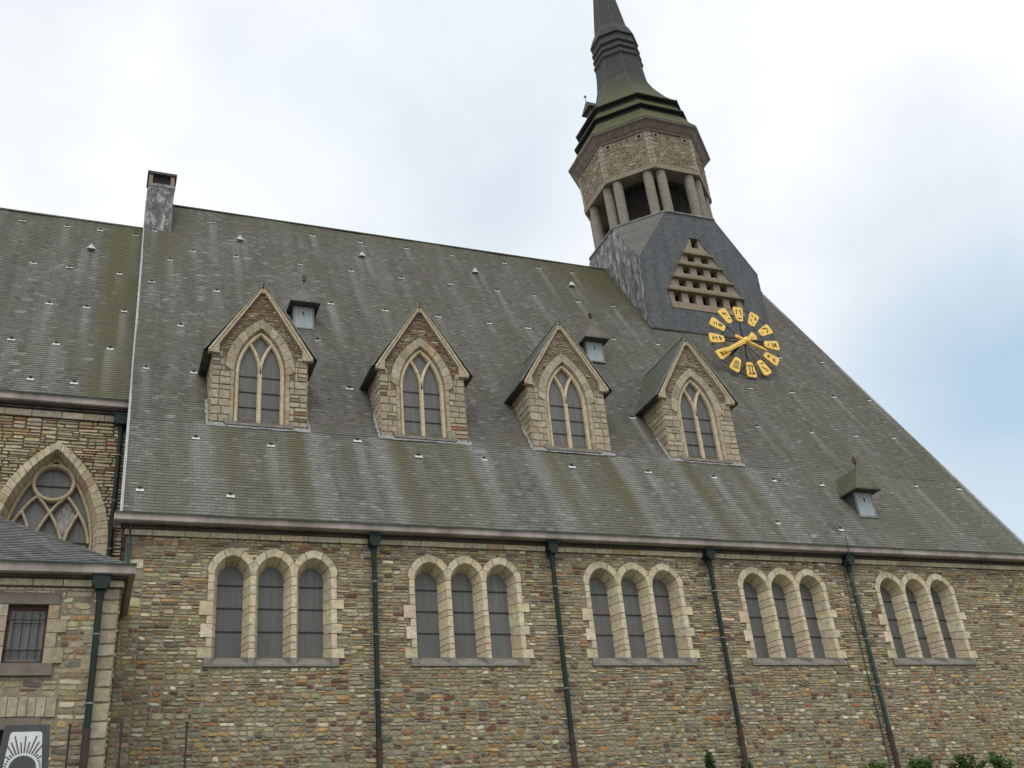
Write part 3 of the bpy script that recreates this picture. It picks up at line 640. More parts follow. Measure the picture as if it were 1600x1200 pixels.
# ------------------------------------------------------------------ dormers
DY = 1.8
def tracery_bar(mb, pts, w, y0, y1, col):
    """pts (x,z): moulded bar following the path, width w, from y0 (front) to y1"""
    n = len(pts); V_ = []
    for i, p in enumerate(pts):
        a = Vector(pts[max(i-1, 0)]); b = Vector(pts[min(i+1, n-1)]); d = (b-a).normalized(); nn = Vector((-d.y, d.x))
        for q, y in ((-w/2, y1), (-w/2, y0+.05), (-w*.22, y0), (w*.22, y0), (w/2, y0+.05), (w/2, y1)):
            V_.append((p[0]+nn.x*q, y, p[1]+nn.y*q))
    mb.add(V_, [(i*6+k, i*6+k+1, (i+1)*6+k+1, (i+1)*6+k) for i in range(n-1) for k in range(5)]+[tuple(range(6)), tuple((n-1)*6+k for k in range(6))], col)
def make_dormer(variant):
    pal = (PAL_GABLE, PAL_GABLE, PAL_GABLE2, PAL_GABLE2)[variant]
    W_, HB, ZK, ZA = 1.36, .0, 2.37, 4.72       # local z from the foot (14.58)
    zs, rise, hw = 1.75, 1.50, .74
    hole = arch_outline(0, hw, .12, zs, rise, 10)
    mp_ = lambda u, v, d: (u, -d, v)
    g = MB(); flat_poly(g, [(-W_, -.25), (W_, -.25), (W_, ZK), (0, ZA), (-W_, ZK)], [hole], mp_, (.17, .15, .11) if variant < 2 else (.24, .21, .155))
    outer = arch_outline(0, hw+.30, -.3, zs, rise+.31, 10); 
    gp = .012 if variant < 2 else .008
    for s in (-1, 1):   # ashlar piers
        z = -.1; k = 0
        while z < ZK-.12:
            h = min(random.uniform(.16, .29), ZK-z); e = hw+.09 if z+h < zs+.04 else hw+.26
            m_ = random.choice((.98, 1.06, 1.14)); xs_ = [e, max(m_, e+.08), W_]
            if z > zs+.35: xs_ = [hw+.33, W_]
            for a, b in zip(xs_[:-1], xs_[1:]):
                a_, b_ = (a, b) if s > 0 else (-b, -a)
                if random.random() < .16 and h > .2 and b-a > .2:
                    one_stone(g, a_, b_, z, z+h*.5, mp_, gp, .022, pick(pal), .3); one_stone(g, a_, b_, z+h*.5, z+h, mp_, gp, .022, pick(PAL_ASH), .3)
                else: one_stone(g, a_, b_, z, z+h, mp_, gp, random.uniform(.018, .032), pick(PAL_ASH), .25)
            z += h; k += 1
    # voussoirs
    def prof(t):
        s = -1 if t <= 2 else 1; q = t if t <= 2 else 4-t
        if q <= 1: z_ = .12+(zs-.12)*q; return ((s*(hw+.10), z_), (s*hw, z_), (s*(hw-.03), z_))
        f = q-1; return (arch_pt(0, hw+.27, zs, rise+.29, s, f), arch_pt(0, hw, zs, rise, s, f), arch_pt(0, hw-.03, zs, rise-.045, s, f))
    jt = .006 if variant < 2 else .003
    splay_blocks(g, 0, [0, .13, .28, .4, .54, .7, .84, 1.0], prof, PAL_ASH, proud=.02, gap=jt, dep=.1, n=1)
    splay_blocks(g, 0, [3.0, 3.14, 3.27, 3.42, 3.56, 3.7, 3.86, 4.0], prof, PAL_ASH, proud=.02, gap=jt, dep=.1, n=1)
    splay_blocks(g, 0, [1.0, 1.13, 1.27, 1.41, 1.55, 1.69, 1.83, 1.96], prof, PAL_ASH, proud=.034, gap=jt, dep=.1, n=2)
    splay_blocks(g, 0, [2.04, 2.17, 2.31, 2.45, 2.59, 2.73, 2.87, 3.0], prof, PAL_ASH, proud=.034, gap=jt, dep=.1, n=2)
    splay_blocks(g, 0, [1.96, 2.04], prof, PAL_ASH, proud=.034, gap=0, dep=.1, n=2)
    backing(g, prof, 0, 4, 40, .012, .30)
    # rubble spandrel
    oc = [arch_pt(0, hw+.25, zs, rise+.26, -1, i/8) for i in range(9)]+[arch_pt(0, hw+.25, zs, rise+.26, 1, i/8) for i in range(7, -1, -1)]
    rubble(g, -W_, W_, zs+.1, ZA, mp_, pal, hr=(.045, .1), lr=(.12, .42), gap=.012, d=(.01, .03),
           keep=lambda u, v: v < ZA-.06-(abs(u)+.02)*(ZA-ZK)/W_ and (v > ZK-.05 or abs(u) < 1.04) and v > zs+.1, holes=[oc+[(hw+.2, zs-1), (-hw-.2, zs-1)]])
    # stone cheeks (triangles down to the main roof)
    for s in (-1, 1):
        mc = lambda u, v, d, s=s: (s*(W_+d), u, v)
        flat_poly(g, [(0, -.25), (0, ZK+.05), (ZK/TA+.03, ZK+.05)], [], mc, MORT_D)
        z = -.1
        while z < ZK:
            h = min(random.uniform(.17, .29), ZK-z); ye = max((z+h*.5)/TA, .02); y_ = 0
            while y_ < ye+.05:
                l = random.uniform(.25, .5); l = min(l, ye+.15-y_)
                if l < .05: break
                one_stone(g, y_, y_+l, z, z+h, mc, gp, .022, pick(PAL_ASH), .3); y_ += l
            z += h
    D = g.build('dormer', MASON_W, nave)
    # gable copings with kneelers
    r = MB(); sl = math.hypot(W_, ZA-ZK)
    for s in (-1, 1):
        a = Vector((s*(W_+.10), -.07, ZK-.10)); b = Vector((0, -.07, ZA-.02)); dd = (b-a).normalized(); nn = Vector((-dd.z*s, 0, dd.x*s)); nn = Vector((s*abs(dd.z), 0, abs(dd.x)))
        for q, wd, yo in ((.03, .065, -.01), (-.045, .06, .02)):
            r.bar(a+nn*q+Vector((0, yo, 0)), b+nn*q+Vector((0, yo, 0))+(Vector((0, 0, .0))), .16, wd, nn, (.56, .48, .34))
        r.prism([(s*(W_+.14), -.12, ZK-.11), (s*(W_-.16), -.12, ZK-.11), (s*(W_-.17), -.12, ZK+.24), (s*(W_-.14), -.12, ZK+.27)], (0, .12, 0), (.44, .39, .27))
        r.box(min(s*(W_+.15), s*(W_-.18)), -.14, ZK-.15, max(s*(W_+.15), s*(W_-.18)), .0, ZK-.105, (.42, .37, .26))
    r.prism([(-.13, -.11, ZA-.28), (.13, -.11, ZA-.28), (0, -.11, ZA-.03)], (0, .1, 0), (.46, .40, .24))
    r.build('coping', DRESSED, D)
    # slate roof of the dormer
    rf = MB(); zr = ZA+.10; ze = ZK-.06; xe = W_+.26
    yb = lambda z_: z_/TA+.03
    st = []
    for s in (-1, 1):
        a, b, c, d_ = Vector((0, -.17, zr)), Vector((0, yb(zr), zr)), Vector((s*xe, yb(ze), ze)), Vector((s*xe, -.17, ze))
        nseg = 22
        for i in range(nseg):
            t0, t1 = i/nseg, (i+1)/nseg; lift = Vector((0, 0, 0))
            rf.quad(a.lerp(d_, t0), b.lerp(c, t0), b.lerp(c, t1)+lift, a.lerp(d_, t1)+lift)
        rf.quad(a-Vector((0, 0, .1)), b-Vector((0, 0, .1)), c-Vector((0, 0, .07)), d_-Vector((0, 0, .07)))
        rf.quad(c, d_, d_-Vector((0, 0, .07)), c-Vector((0, 0, .07)))
    rf.build('dormer_roof', SLATE_D, D)
    ed = MB()
    for s in (-1, 1):
        dd = Vector((s*xe, 0, ze))-Vector((0, 0, zr)); dd.normalize(); nn = Vector((s*abs(dd.z), 0, abs(dd.x)))
        ed.bar(Vector((s*xe, -.175, ze-.02)), Vector((0, -.175, zr-.02)), .035, .05, nn)
        ed.bar(Vector((s*xe, -.17, ze-.02)), Vector((s*xe, yb(ze)-.02, ze-.02)), .03, .05)
    ed.bar((0, -.17, zr), (0, yb(zr), zr), .07, .04)
    ed.build('roof_edge', mat_cop, D)
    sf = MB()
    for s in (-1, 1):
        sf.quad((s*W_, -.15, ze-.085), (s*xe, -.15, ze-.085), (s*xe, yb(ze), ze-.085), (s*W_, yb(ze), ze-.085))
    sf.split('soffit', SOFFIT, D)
    # tracery frame
    t_ = MB(); cst = (.62, .53, .36); hh = hw-.085; R = (hh*hh+(rise-.13)**2)/(2*hh)
    fp = arch_outline(0, hh, .12, zs, rise-.13, 10); tracery_bar(t_, fp, .12, .05, .22, cst)
    tracery_bar(t_, [(0, .12), (0, zs)], .13, .07, .22, cst)
    for s in (-1, 1):
        pts = []
        for i in range(9):
            th = math.radians(36)*i/8; pts.append((s*(-R+R*math.cos(th))*1.0, zs+R*math.sin(th)))
        tracery_bar(t_, [p for p in pts if abs(p[0]) < hh*.6], .10, .072, .22, cst)
    t_.build('window_frame', DRESSED, D)
    gl = MB(); flat_poly(gl, arch_outline(0, hw-.08, .10, zs, rise-.12, 10), [], lambda u, v, d: (u, .19, v)); gl.build('pane', GLASS, D)
    bb = MB()
    for zb in (.68, 1.17, 1.68): bb.box(-hh, .165, zb-.013, hh, .183, zb+.013)
    bb.split('saddle_bar', IRON, D)
    si = MB(); si.add([(-.95, -.10, -.02), (.95, -.10, -.02), (.95, -.10, .05), (-.95, -.10, .05), (.80, .25, .16), (-.80, .25, .16)], [(0, 1, 2, 3), (3, 2, 4, 5), (0, 3, 5), (1, 4, 2)])
    for s in (-1, 1): si.prism([(s*.98, -.09, .03), (s*.72, -.09, .03), (s*.70, -.09, .08), (s*.90, -.09, .17), (s*.98, -.09, .17)], (0, .1, 0))
    si.build('sill', BLUE, D)
    # lead apron in front, ragged flashings up both cheeks
    ap = MB(); n_ = 26; nrm = Vector((0, -math.sin(math.atan(TA)), math.cos(math.atan(TA)))); dn = Vector((0, -math.cos(math.atan(TA)), -math.sin(math.atan(TA))))
    prev = None
    for i in range(n_+1):
        x = -1.45+2.9*i/n_; l = .10+random.uniform(-.02, .025); a = Vector((x, -.02, .03))+nrm*.02; b = Vector((x, -.02, -.03))+dn*l+nrm*(.03+random.uniform(0, .012))
        if prev: ap.quad(prev[0], a, b, prev[1])
        prev = (a, b)
    for s in (-1, 1):
        prev = None
        for i in range(16):
            y = -.02+.62*i/15*(1 if s < 0 else .8); c_ = Vector((s*(W_+.03), y, y*TA)); a = c_+nrm*.05+Vector((0, 0, .03)); b = c_+Vector((s*random.uniform(.03, .09), 0, 0))+nrm*.03
            if prev: ap.quad(prev[0], a, b, prev[1])
            prev = (a, b)
    ap.build('lead_apron', mat_lead, D)
    return D
mat_cop = mat_plain('dormer_copper_edge', (.19, .23, .20), (.10, .12, .105), rough=.7, scale=6)
mat_lead = mat_plain('lime_washed_lead', (.40, .41, .42), (.13, .13, .125), rough=.7, scale=9, sc=(1.5, 1, 4))
for k, c in enumerate(DC):
    D = make_dormer(k); D.location = Vector((c, DY+.07, 14.70))-nave.location
# ------------------------------------------------------------------ small vent houses on the roof
def vent_house(x, y, zb, label, moss=.0):
    w_, h = .345, .88; g = MB()
    # box body, front face with frame and boards
    g.prism([(-w_, 0, -.02), (-w_, 0, h), (-w_, h/TA+.02, h)], (.02, 0, 0)); g.prism([(w_, 0, -.02), (w_, 0, h), (w_, h/TA+.02, h)], (-.02, 0, 0))
    V_ = g.build('roof_vent', SIGNG, nave)
    d = MB()
    d.box(-w_+.03, -.004, .03, w_-.03, .02, h)
    for i in range(4): d.box(-w_+.03+i*.16, -.01, .03, -w_+.03+i*.16+.152, .0, h)
    d.build('door', WOODG, V_)
    f = MB(); f.box(-w_-.01, -.03, -.02, -w_+.035, .03, h); f.box(w_-.035, -.03, -.02, w_+.01, .03, h); f.box(-w_-.03, -.06, -.05, w_+.03, .03, .0)
    f.build('door_frame', mat_cop2, V_)
    hl = MB(); hl.prism([(0, -.014, .53), (.035, -.014, .6), (0, -.014, .67), (-.035, -.014, .6)], (0, .002, 0)); hl.prism([(-.012, -.014, .5), (.012, -.014, .5), (.012, -.014, .56), (-.012, -.014, .56)], (0, .002, 0)); hl.build('air_slot', DARK, V_)
    rf = MB(); xe = w_+.17; yf = -.36; ze = h+.02; za = h+.86; ya = -.02
    yb = lambda z_: z_/TA+.02
    A = (0, ya, za); FL, FR = (-xe, yf, ze), (xe, yf, ze); BL, BR = (-xe, yb(ze), ze), (xe, yb(ze), ze); RB = (0, yb(za), za)
    rf.add([A, FL, FR, BL, BR, RB], [(0, 1, 2), (0, 5, 3, 1), (0, 2, 4, 5)])
    lo = Vector((0, 0, -.06))
    rf.add([Vector(p)+lo for p in (FL, FR, BR, BL)]+[FL, FR, BR, BL], [(0, 1, 5, 4), (1, 2, 6, 5), (3, 0, 4, 7)])
    rf.pa = {'moss': [moss]*len(rf.v)}
    rf.build('vent_roof', SLATE_V, V_)
    so = MB(); so.quad(*[Vector(p)+lo*1.02 for p in (FL, FR, BR, BL)]); so.build('soffit', SOFFIT, V_)
    fi = MB(); fi.tube([(0, ya, za-.03), (0, ya, za+.12)], .014, 6)
    ring = [(math.sin(a)*.07, ya, za+.26+math.cos(a)*.12) for a in [i*math.pi/6 for i in range(13)]]; fi.tube(ring, .018, 6, cap=False)
    ring = [(0, ya+math.sin(a)*.06, za+.26+math.cos(a)*.12) for a in [i*math.pi/6 for i in range(13)]]; fi.tube(ring, .018, 6, cap=False)
    fi.tube([(0, ya, za+.12), (0, ya, za+.16), (0, ya, za+.2)], [.015, .045, .015], 8); fi.tube([(0, ya, za+.2), (0, ya, za+.42)], .012, 6)
    fi.build('finial', RUST, V_)
    V_.location = Vector((x, y, zb))-nave.location
    if label: V_['label'] = label
mat_cop2 = mat_plain('vent_frame_paint', (.26, .29, .27), (.17, .20, .17), rough=.7, scale=6)
SLATE_V = mat_slate('slate_vent_house', base=(.12, .112, .095), light=(.165, .16, .145), zs=1, mossbase=-.25)
vent_house(1.66, 5.18, 20.17, None)
vent_house(12.68, 5.14, 20.14, None, .35)
vent_house(19.38, .5, 12.5, 'vent house with a mossy green roof', .8)

# ------------------------------------------------------------------ downpipes
def downpipe(x, y, ztop, zb, parent, label, light=False, hopw=.14, zsplit=5.75):
    h = MB(); h.prism([(x-hopw, y-.18, ztop+.22), (x+hopw, y-.18, ztop+.22), (x+hopw, y-.18, ztop+.02), (x+hopw*.55, y-.18, ztop-.10), (x-hopw*.55, y-.18, ztop-.10), (x-hopw, y-.18, ztop+.02)], (0, .30, 0))
    h.box(x-hopw-.02, y-.20, ztop+.18, x+hopw+.02, y+.1, ztop+.22); h.tube([(x, y, ztop-.08), (x, y, ztop-.30)], [.09, .07], 12)
    D = h.build('downpipe', GREEN, parent, label=label); off = -parent.location; D.location = off
    p = MB(); p.tube([(x, y, ztop-.2), (x, y, zsplit)], .064, 14); p.build('pipe', GREEN2 if light else GREEN, D, smooth=False)
    p = MB(); p.tube([(x, y, zsplit+.05), (x, y, zb)], .074, 14); p.build('cast_iron_pipe', RUST, D)
    z = ztop-1.0
    while z > zb+.5:
        c = MB(); c.tube([(x, y, z-.018), (x, y, z+.018)], .076 if z > zsplit else .088, 14); c.box(x-.03, y, z-.02, x+.03, .0 if parent is nave else y+.15, z+.02); c.build('bracket', BRACK if z > zsplit else RUST, D); z -= 1.35
    return D
GREEN2 = mat_plain('pale_green_paint', (.03, .085, .065), (.013, .03, .026), rough=.5, scale=2.5)
for k, lb in enumerate(('first downpipe, between the first and second triple windows', 'second downpipe, between the second and third triple windows', 'third downpipe, between the third and fourth triple windows', 'downpipe with paler green paint')):
    downpipe(2.5+5*k, -.16, 10.62, TERR, nave, lb if k == 3 else None, light=(k == 3))
mb = MB(); mb.tube([(17.33, -.55, 11.35), (17.33, -.53, 10.85), (17.33, -.12, 10.4), (17.30, -.06, 9), (17.33, -.06, TERR)], .018, 8); P(mb, 'lightning_conductor', COPPER)
mb = MB(); mb.tube([(-3.42, -.2, 10.85), (-3.42, -.14, 10.5), (-3.42, -.14, 8.95)], .05, 12); mb.tube([(-3.42, -.14, 10.42), (-3.42, -.14, 10.36)], .062, 12); P(mb, 'corner_pipe', COPPER)
# ================================================================== CHOIR (left, set back)
choir = empty('church_choir', (-8, 3.1, TERR), 'stone choir wing set back at the left, with a large traceried pointed window', 'church')
CY = 3.1; CXR = -3.52; YRC = 9.23; ZRC = roofz(9.23, -.5)
mpc = lambda u, v, d: (u, CY-d, v)
wx, wzs, whw, wri = -5.38, 11.5, 1.24, 2.65
whole = arch_outline(wx, whw, 8.8, wzs, wri, 12)
mb = MB(); flat_poly(mb, [(-16, TERR-.3), (CXR, TERR-.3), (CXR, 15.5), (-16, 15.5)], [whole], mpc, MORT_D)
ringo = arch_outline(wx, 1.49, 8.6, wzs, 2.86, 12)
rubble(mb, -10.5, CXR, 9, 15.05, mpc, PAL_LEFT, hr=(.07, .14), lr=(.22, .75), gap=.018, d=(.02, .045), rnd=.8, holes=[[(wx+(x_-wx)*.97, z_-.03) for x_, z_ in ringo]])
def profc(t):
    s = -1 if t <= 2 else 1; q = t if t <= 2 else 4-t
    if q <= 1: z_ = 8.8+(wzs-8.8)*q; return ((wx+s*1.50, z_), (wx+s*1.24, z_), (wx+s*1.11, z_))
    f = q-1; return (arch_pt(wx, 1.50, wzs, 2.88, s, f), arch_pt(wx, 1.24, wzs, 2.65, s, f), arch_pt(wx, 1.11, wzs, 2.54, s, f))
g = MB()
cl = [i/8 for i in range(9)]; al = [1+i/15 for i in range(15)]+[1.965]; ar = [2.035]+[2+i/15 for i in range(1, 16)]
for cuts in (cl, al, [1.965, 2.035], ar, [3+c for c in cl]): splay_blocks(g, 0, cuts, profc, PAL_RING, proud=.06, gap=.007, dep=.38, n=2)
backing(g, profc, 0, 4, 60, .045, .50)
g.v = [(x, y+CY, z) for x, y, z in g.v]
mb.v = mb.v
P(mb, 'wall', MASON_W, choir)
WN = P(g, 'window', DRESSED, choir)
tr = MB(); cst = (.50, .43, .29); iw = 1.08; irise = 2.50
def T(pts, w_, y0=.30): tracery_bar(tr, pts, w_, y0, .455, cst)
T(arch_outline(wx, iw, 8.8, wzs, irise, 14), .09, .30)
cz, crr = 13.29, .50
T([(wx+math.cos(a)*crr, cz+math.sin(a)*crr) for a in [i*math.pi/16 for i in range(33)]], .11, .24)
TB = {'a': [(-5.75, 12.9), (-5.57, 12.7), (-5.41, 12.46), (-5.25, 12.2), (-5.13, 11.93), (-5.02, 11.62), (-4.98, 11.3), (-4.97, 8.8)],
      'b': [(-5.01, 12.93), (-5.23, 12.69), (-5.4, 12.43), (-5.53, 12.18), (-5.66, 11.87), (-5.75, 11.5), (-5.79, 8.8)],
      'c': [(-5.01, 12.93), (-4.85, 12.73), (-4.7, 12.5), (-4.54, 12.21), (-4.44, 11.97), (-4.36, 11.62)],
      'd': [(-4.69, 12.45), (-4.81, 12.18), (-4.91, 11.9), (-4.97, 11.58)],
      'e': [(-6.07, 12.45), (-5.95, 12.18), (-5.85, 11.9), (-5.79, 11.58)],
      'f': [(-5.75, 12.9), (-5.91, 12.73), (-6.06, 12.5), (-6.22, 12.21), (-6.32, 11.97), (-6.4, 11.62)]}
for i_, (k_, pp_) in enumerate(sorted(TB.items())): T(pp_, .085, .262+.006*i_)

tr.v = [(x, y+CY, z) for x, y, z in tr.v]
tr.build('tracery', DRESSED, WN)
pn = MB(); flat_poly(pn, arch_outline(wx, iw+.04, 8.8, wzs, irise+.04, 14), [], lambda u, v, d: (u, CY+.46, v)); pn.build('pane', GLASS, WN)
pn = MB(); flat_poly(pn, [(-4.98, 12.85), (-4.74, 12.42), (-4.86, 12.15), (-5.0, 11.75), (-5.16, 12.1), (-5.22, 12.4)], [], lambda u, v, d: (u, CY+.452, v)); pn.build('pale_pane', mat_plain('pale_glass', (.42, .38, .37), (.12, .12, .13), rough=.3, scale=5, sc=(2.5, 1, 1)), WN, label='pale mottled pane low in the tracery')
bb = MB()
for zb in (13.24, 11.66): bb.box(wx-(iw if zb < 12 else .5), CY+.425, zb-.014, wx+(iw if zb < 12 else .5), CY+.445, zb+.014)
bb.split('saddle_bar', IRON, WN)
# choir cornice, gutter, roof
mb = MB(); x = -16.0
while x < CXR-.1:
    l = min(random.uniform(.5, .8), CXR-x); mb.prism([(x+.009, CY-.09, 15.07), (x+l-.009, CY-.09, 15.07), (x+l-.009, CY-.12, 15.24), (x+.009, CY-.12, 15.24)], (0, .12, 0), pick(PAL_CORN)); x += l
mb.box(-16, CY-.06, 15.05, CXR, CY, 15.26, MORT_D); P(mb, 'cornice', DRESSED, choir)
mb = MB(); mb.box(-16, CY-.2, 15.26, CXR, CY+.02, 15.31); mb.box(-16, CY-.28, 15.325, CXR, CY+.02, 15.37); P(mb, 'eaves_moulding', SOFFIT, choir)
P(gutter_mb(-16, CXR-.0, CY-.40, 15.38, .2, y1=CY), 'gutter', GUTTER, choir)
mb = MB(); mb.box(-16, CY-.465, 15.575, CXR, CY-.41, 15.60); P(mb, 'gutter_edge', COPPER, choir)
LF = stains(True); rf2 = slate_roof('roof', -16, CXR, 2.70, YRC, -.5, LF, choir, SLATE); rf2.location = -choir.location
mb = MB(); mb.quad((-16, YRC, ZRC), (CXR, YRC, ZRC), (CXR, 15.7, 15.6), (-16, 15.7, 15.6)); mb.quad((-16, 15.7, TERR), (CXR, 15.7, TERR), (CXR, 15.7, 15.6), (-16, 15.7, 15.6)); P(mb, 'rear_roof', SLATE, choir)
mb = MB(); mb.bar((-16, YRC, ZRC+.01), (CXR-.1, YRC, ZRC+.01), .12, .05); P(mb, 'ridge_capping', mat_cop, choir)
mb = MB(); flat_poly(mb, [(CY, TERR), (CY, 15.4), (YRC, ZRC-.1), (15.7, 15.4), (15.7, TERR)], [], lambda u, v, d: (-15.98, u, v), MORT); P(mb, 'end_wall', MASON, choir)
downpipe(-3.82, CY-.16, 15.02, 9.0, choir, None, hopw=.2, zsplit=9.1)
# ================================================================== ANNEX
annex = empty('church_annex', (-6, -2.7, TERR), 'low stone annex with a barred window and hipped slate roof', 'annex')
AY, AX = -2.7, -3.58
mpa = lambda u, v, d: (u, AY-d, v)
wr = [(-5.62, 6.96), (-4.89, 6.96), (-4.89, 8.13), (-5.62, 8.13)]
dr = [(-5.9, TERR), (-4.95, TERR), (-4.95, 5.72), (-5.9, 5.72)]
mb = MB(); flat_poly(mb, [(-12, TERR-.3), (AX, TERR-.3), (AX, 8.75), (-12, 8.75)], [wr, dr], mpa, MORT)
exa = [[(-5.84, 6.70), (-4.68, 6.70), (-4.68, 8.34), (-5.84, 8.34)], [(-6.1, TERR), (-4.62, TERR), (-4.62, 6.32), (-6.1, 6.32)]]
rubble(mb, -9, AX-.34, 4.0, 8.5, mpa, lambda u, v: PAL_MAIN if v < 8.3 else PAL_CORN, hr=(.07, .18), lr=(.16, .6), gap=.018, d=(.005, .018), rnd=1.15, holes=exa)
z = 3.9
while z < 8.5:
    h = min(random.uniform(.22, .36), 8.5-z); w_ = random.choice((.34, .34, .55)); one_stone(mb, AX-.34, AX, z, z+h, mpa, .012, .026, pick(PAL_ASH), .4)
    if w_ > .4: one_stone(mb, AX-.62, AX-.34, z, z+h, mpa, .012, .024, pick(PAL_ASH), .4)
    z += h
for s, x0, x1 in ((-1, -5.84, -5.62), (1, -4.89, -4.68)):     # jamb blocks
    z = 6.96; k = 0
    while z < 8.12:
        h = min(random.uniform(.24, .34), 8.13-z); e = .16 if k % 2 == 0 else 0
        mb.box((x0-(e if s < 0 else 0))+.006, AY-.05, z+.006, (x1+(e if s > 0 else 0))-.006, AY+.16, z+h-.006, pick(PAL_ASH)); z += h; k += 1
x = -6.1
while x < -4.65:    # relieving arch of upright stones
    l = random.uniform(.14, .2); mb.box(x+.006, AY-.04, 5.96-.03*abs(x+5.3), x+l-.006, AY, 6.33-.05*abs(x+5.3), pick(PAL_ASH)); x += l
mb.quad((AX, AY, TERR-.3), (AX, 0, TERR-.3), (AX, 0, 8.75), (AX, AY, 8.75), MORT)
rubble(mb, AY+.02, -.02, 4, 8.6, lambda u, v, d: (AX+d, u, v), PAL_MAIN, hr=(.06, .16), lr=(.14, .5), gap=.02)
mb.quad((-12, AY, TERR-.3), (-12, CY, TERR-.3), (-12, CY, 8.75), (-12, AY, 8.75), MORT)
P(mb, 'wall', MASON, annex)
w0 = MB(); w0.box(-5.92, AY-.06, 8.135, -4.70, AY+.2, 8.33); w0.prism([(-5.92, AY-.06, 8.33), (-4.70, AY-.06, 8.33), (-4.70, AY-.02, 8.37), (-5.92, AY-.02, 8.37)], (0, .02, 0)); w0.box(-5.80, AY-.09, 6.72, -4.70, AY+.2, 6.955)
W0 = P(w0, 'window', BROWNST, annex)
f = MB()
for a in ((-5.62, 6.96, -5.57, 8.13), (-4.94, 6.96, -4.89, 8.13), (-5.57, 6.96, -4.94, 7.03), (-5.57, 8.06, -4.94, 8.13)): f.box(a[0], AY+.09, a[1], a[2], AY+.15, a[3])
f.build('window_frame', WINFR, W0)
f = MB()
for a in ((-5.57, 7.03, -5.53, 7.86), (-4.98, 7.03, -4.94, 7.86), (-5.53, 7.03, -4.98, 7.06), (-5.53, 7.26, -4.98, 7.285), (-5.53, 7.80, -4.98, 7.825)): f.box(a[0], AY+.115, a[1], a[2], AY+.14, a[3])
f.build('casement', BRACK, W0)
pn = MB(); pn.quad((-5.57, AY+.135, 7.03), (-4.94, AY+.135, 7.03), (-4.94, AY+.135, 8.06), (-5.57, AY+.135, 8.06)); pn.build('pane', GLASS, W0)
f = MB()
for i in range(4):
    x = -5.48+i*.15; f.tube([(x, AY+.04, 7.06), (x, AY+.04, 7.95), (x, AY+.04, 8.02)], [.011, .011, .002], 6)
for z in (7.24, 7.84): f.box(-5.62, AY+.028, z-.012, -4.89, AY+.05, z+.012)
f.build('security_bars', IRON, W0)
dm = MB(); dm.box(-6.05, AY-.05, 5.72, -4.80, AY+.15, 5.93); dm.box(-4.95, AY-.05, TERR, -4.80, AY+.15, 5.72); Dd = P(dm, 'doorway', BROWNST, annex)
dm = MB(); dm.box(-5.9, AY+.12, TERR, -4.95, AY+.16, 5.72); dm.build('door', DARK, Dd)
mb = MB(); x = -12.0
while x < AX:
    l = min(random.uniform(.4, .65), AX+.06-x); mb.prism([(x+.009, AY-.07, 8.52), (x+l-.009, AY-.07, 8.52), (x+l-.009, AY-.1, 8.645), (x+.009, AY-.1, 8.645)], (0, .1, 0), pick(PAL_CORN)); x += l
mb.box(-12, AY-.05, 8.50, AX+.04, AY, 8.65, MORT_D); mb.box(AX, AY-.05, 8.52, AX+.08, -.05, 8.645, (.40, .36, .27)); P(mb, 'cornice', DRESSED, annex)
mb = MB(); mb.box(-12, AY-.22, 8.655, AX+.14, AY+.02, 8.70); mb.box(AX, AY, 8.655, AX+.14, -.05, 8.70); P(mb, 'eaves_moulding', SOFFIT, annex)
gm = gutter_mb(-12, AX+.27, AY-.36, 8.70, .20, y1=AY); gm.box(AX+.02, AY-.30, 8.71, AX+.26, -.06, 8.89); P(gm, 'gutter', GUTTER, annex)
mb = MB(); mb.box(-12, AY-.425, 8.895, AX+.28, AY-.37, 8.925); mb.box(AX+.22, AY-.37, 8.895, AX+.28, -.06, 8.925); P(mb, 'gutter_edge', COPPER, annex)
E0 = Vector((AX+.22, AY-.32, 8.90)); SLP = .70; T_ = 3.1
hip = Vector((E0.x-T_, E0.y+T_, E0.z+SLP*T_))
mb = MB()
a0, a1 = Vector((-12, E0.y, E0.z)), Vector((-12, hip.y, hip.z))
mb.quad(a0, E0, hip, a1); mb.add([E0, (E0.x, 0.0, E0.z), (hip.x, hip.y, hip.z), (E0.x, CY, E0.z), ], [(0, 3, 2)]); mb.quad(a1, hip, (E0.x, CY, E0.z), (-12, CY, E0.z))
# slate courses of the front slope, real steps
nseg = 30
for i in range(nseg):
    t0, t1 = i/nseg, (i+1)/nseg; l = Vector((0, -.5, .85))*.016
    mb.quad(a0.lerp(a1, t0)+l, E0.lerp(hip, t0)+l, E0.lerp(hip, t1)+l*.15, a0.lerp(a1, t1)+l*.15)
P(mb, 'roof', SLATE_A, annex)
downpipe(-3.95, AY-.17, 8.50, TERR, annex, None, hopw=.17, zsplit=5.62)
# ================================================================== TOWER
tower = empty('bell_tower', (19.67, 10.15, 20), 'octagonal slate and stone bell tower with colonnade and tall spire rising through the roof', 'bell tower')
TX, TY, TR = 19.67, 10.15, 3.05
t8 = math.tan(math.pi/8)
LEAN = .026
def oct_(R, z, rot=0):
    cx = TX-LEAN*max(0, z-30); return [Vector((cx+R*a, TY+R*b, z)) for a, b in ((-t8, -1), (t8, -1), (1, -t8), (1, t8), (t8, 1), (-t8, 1), (-1, t8), (-1, -t8))]
def oct_loft(mb, prof, col=(.3, .3, .3), capb=False, capt=False):
    vs = []; n = len(prof)
    for R, z in prof: vs += oct_(R, z)
    fs = [(i*8+k, i*8+(k+1) % 8, (i+1)*8+(k+1) % 8, (i+1)*8+k) for i in range(n-1) for k in range(8)]
    if capb: fs.append(tuple(range(8)))
    if capt: fs.append(tuple((n-1)*8+k for k in range(8)))
    mb.add(vs, fs, col)
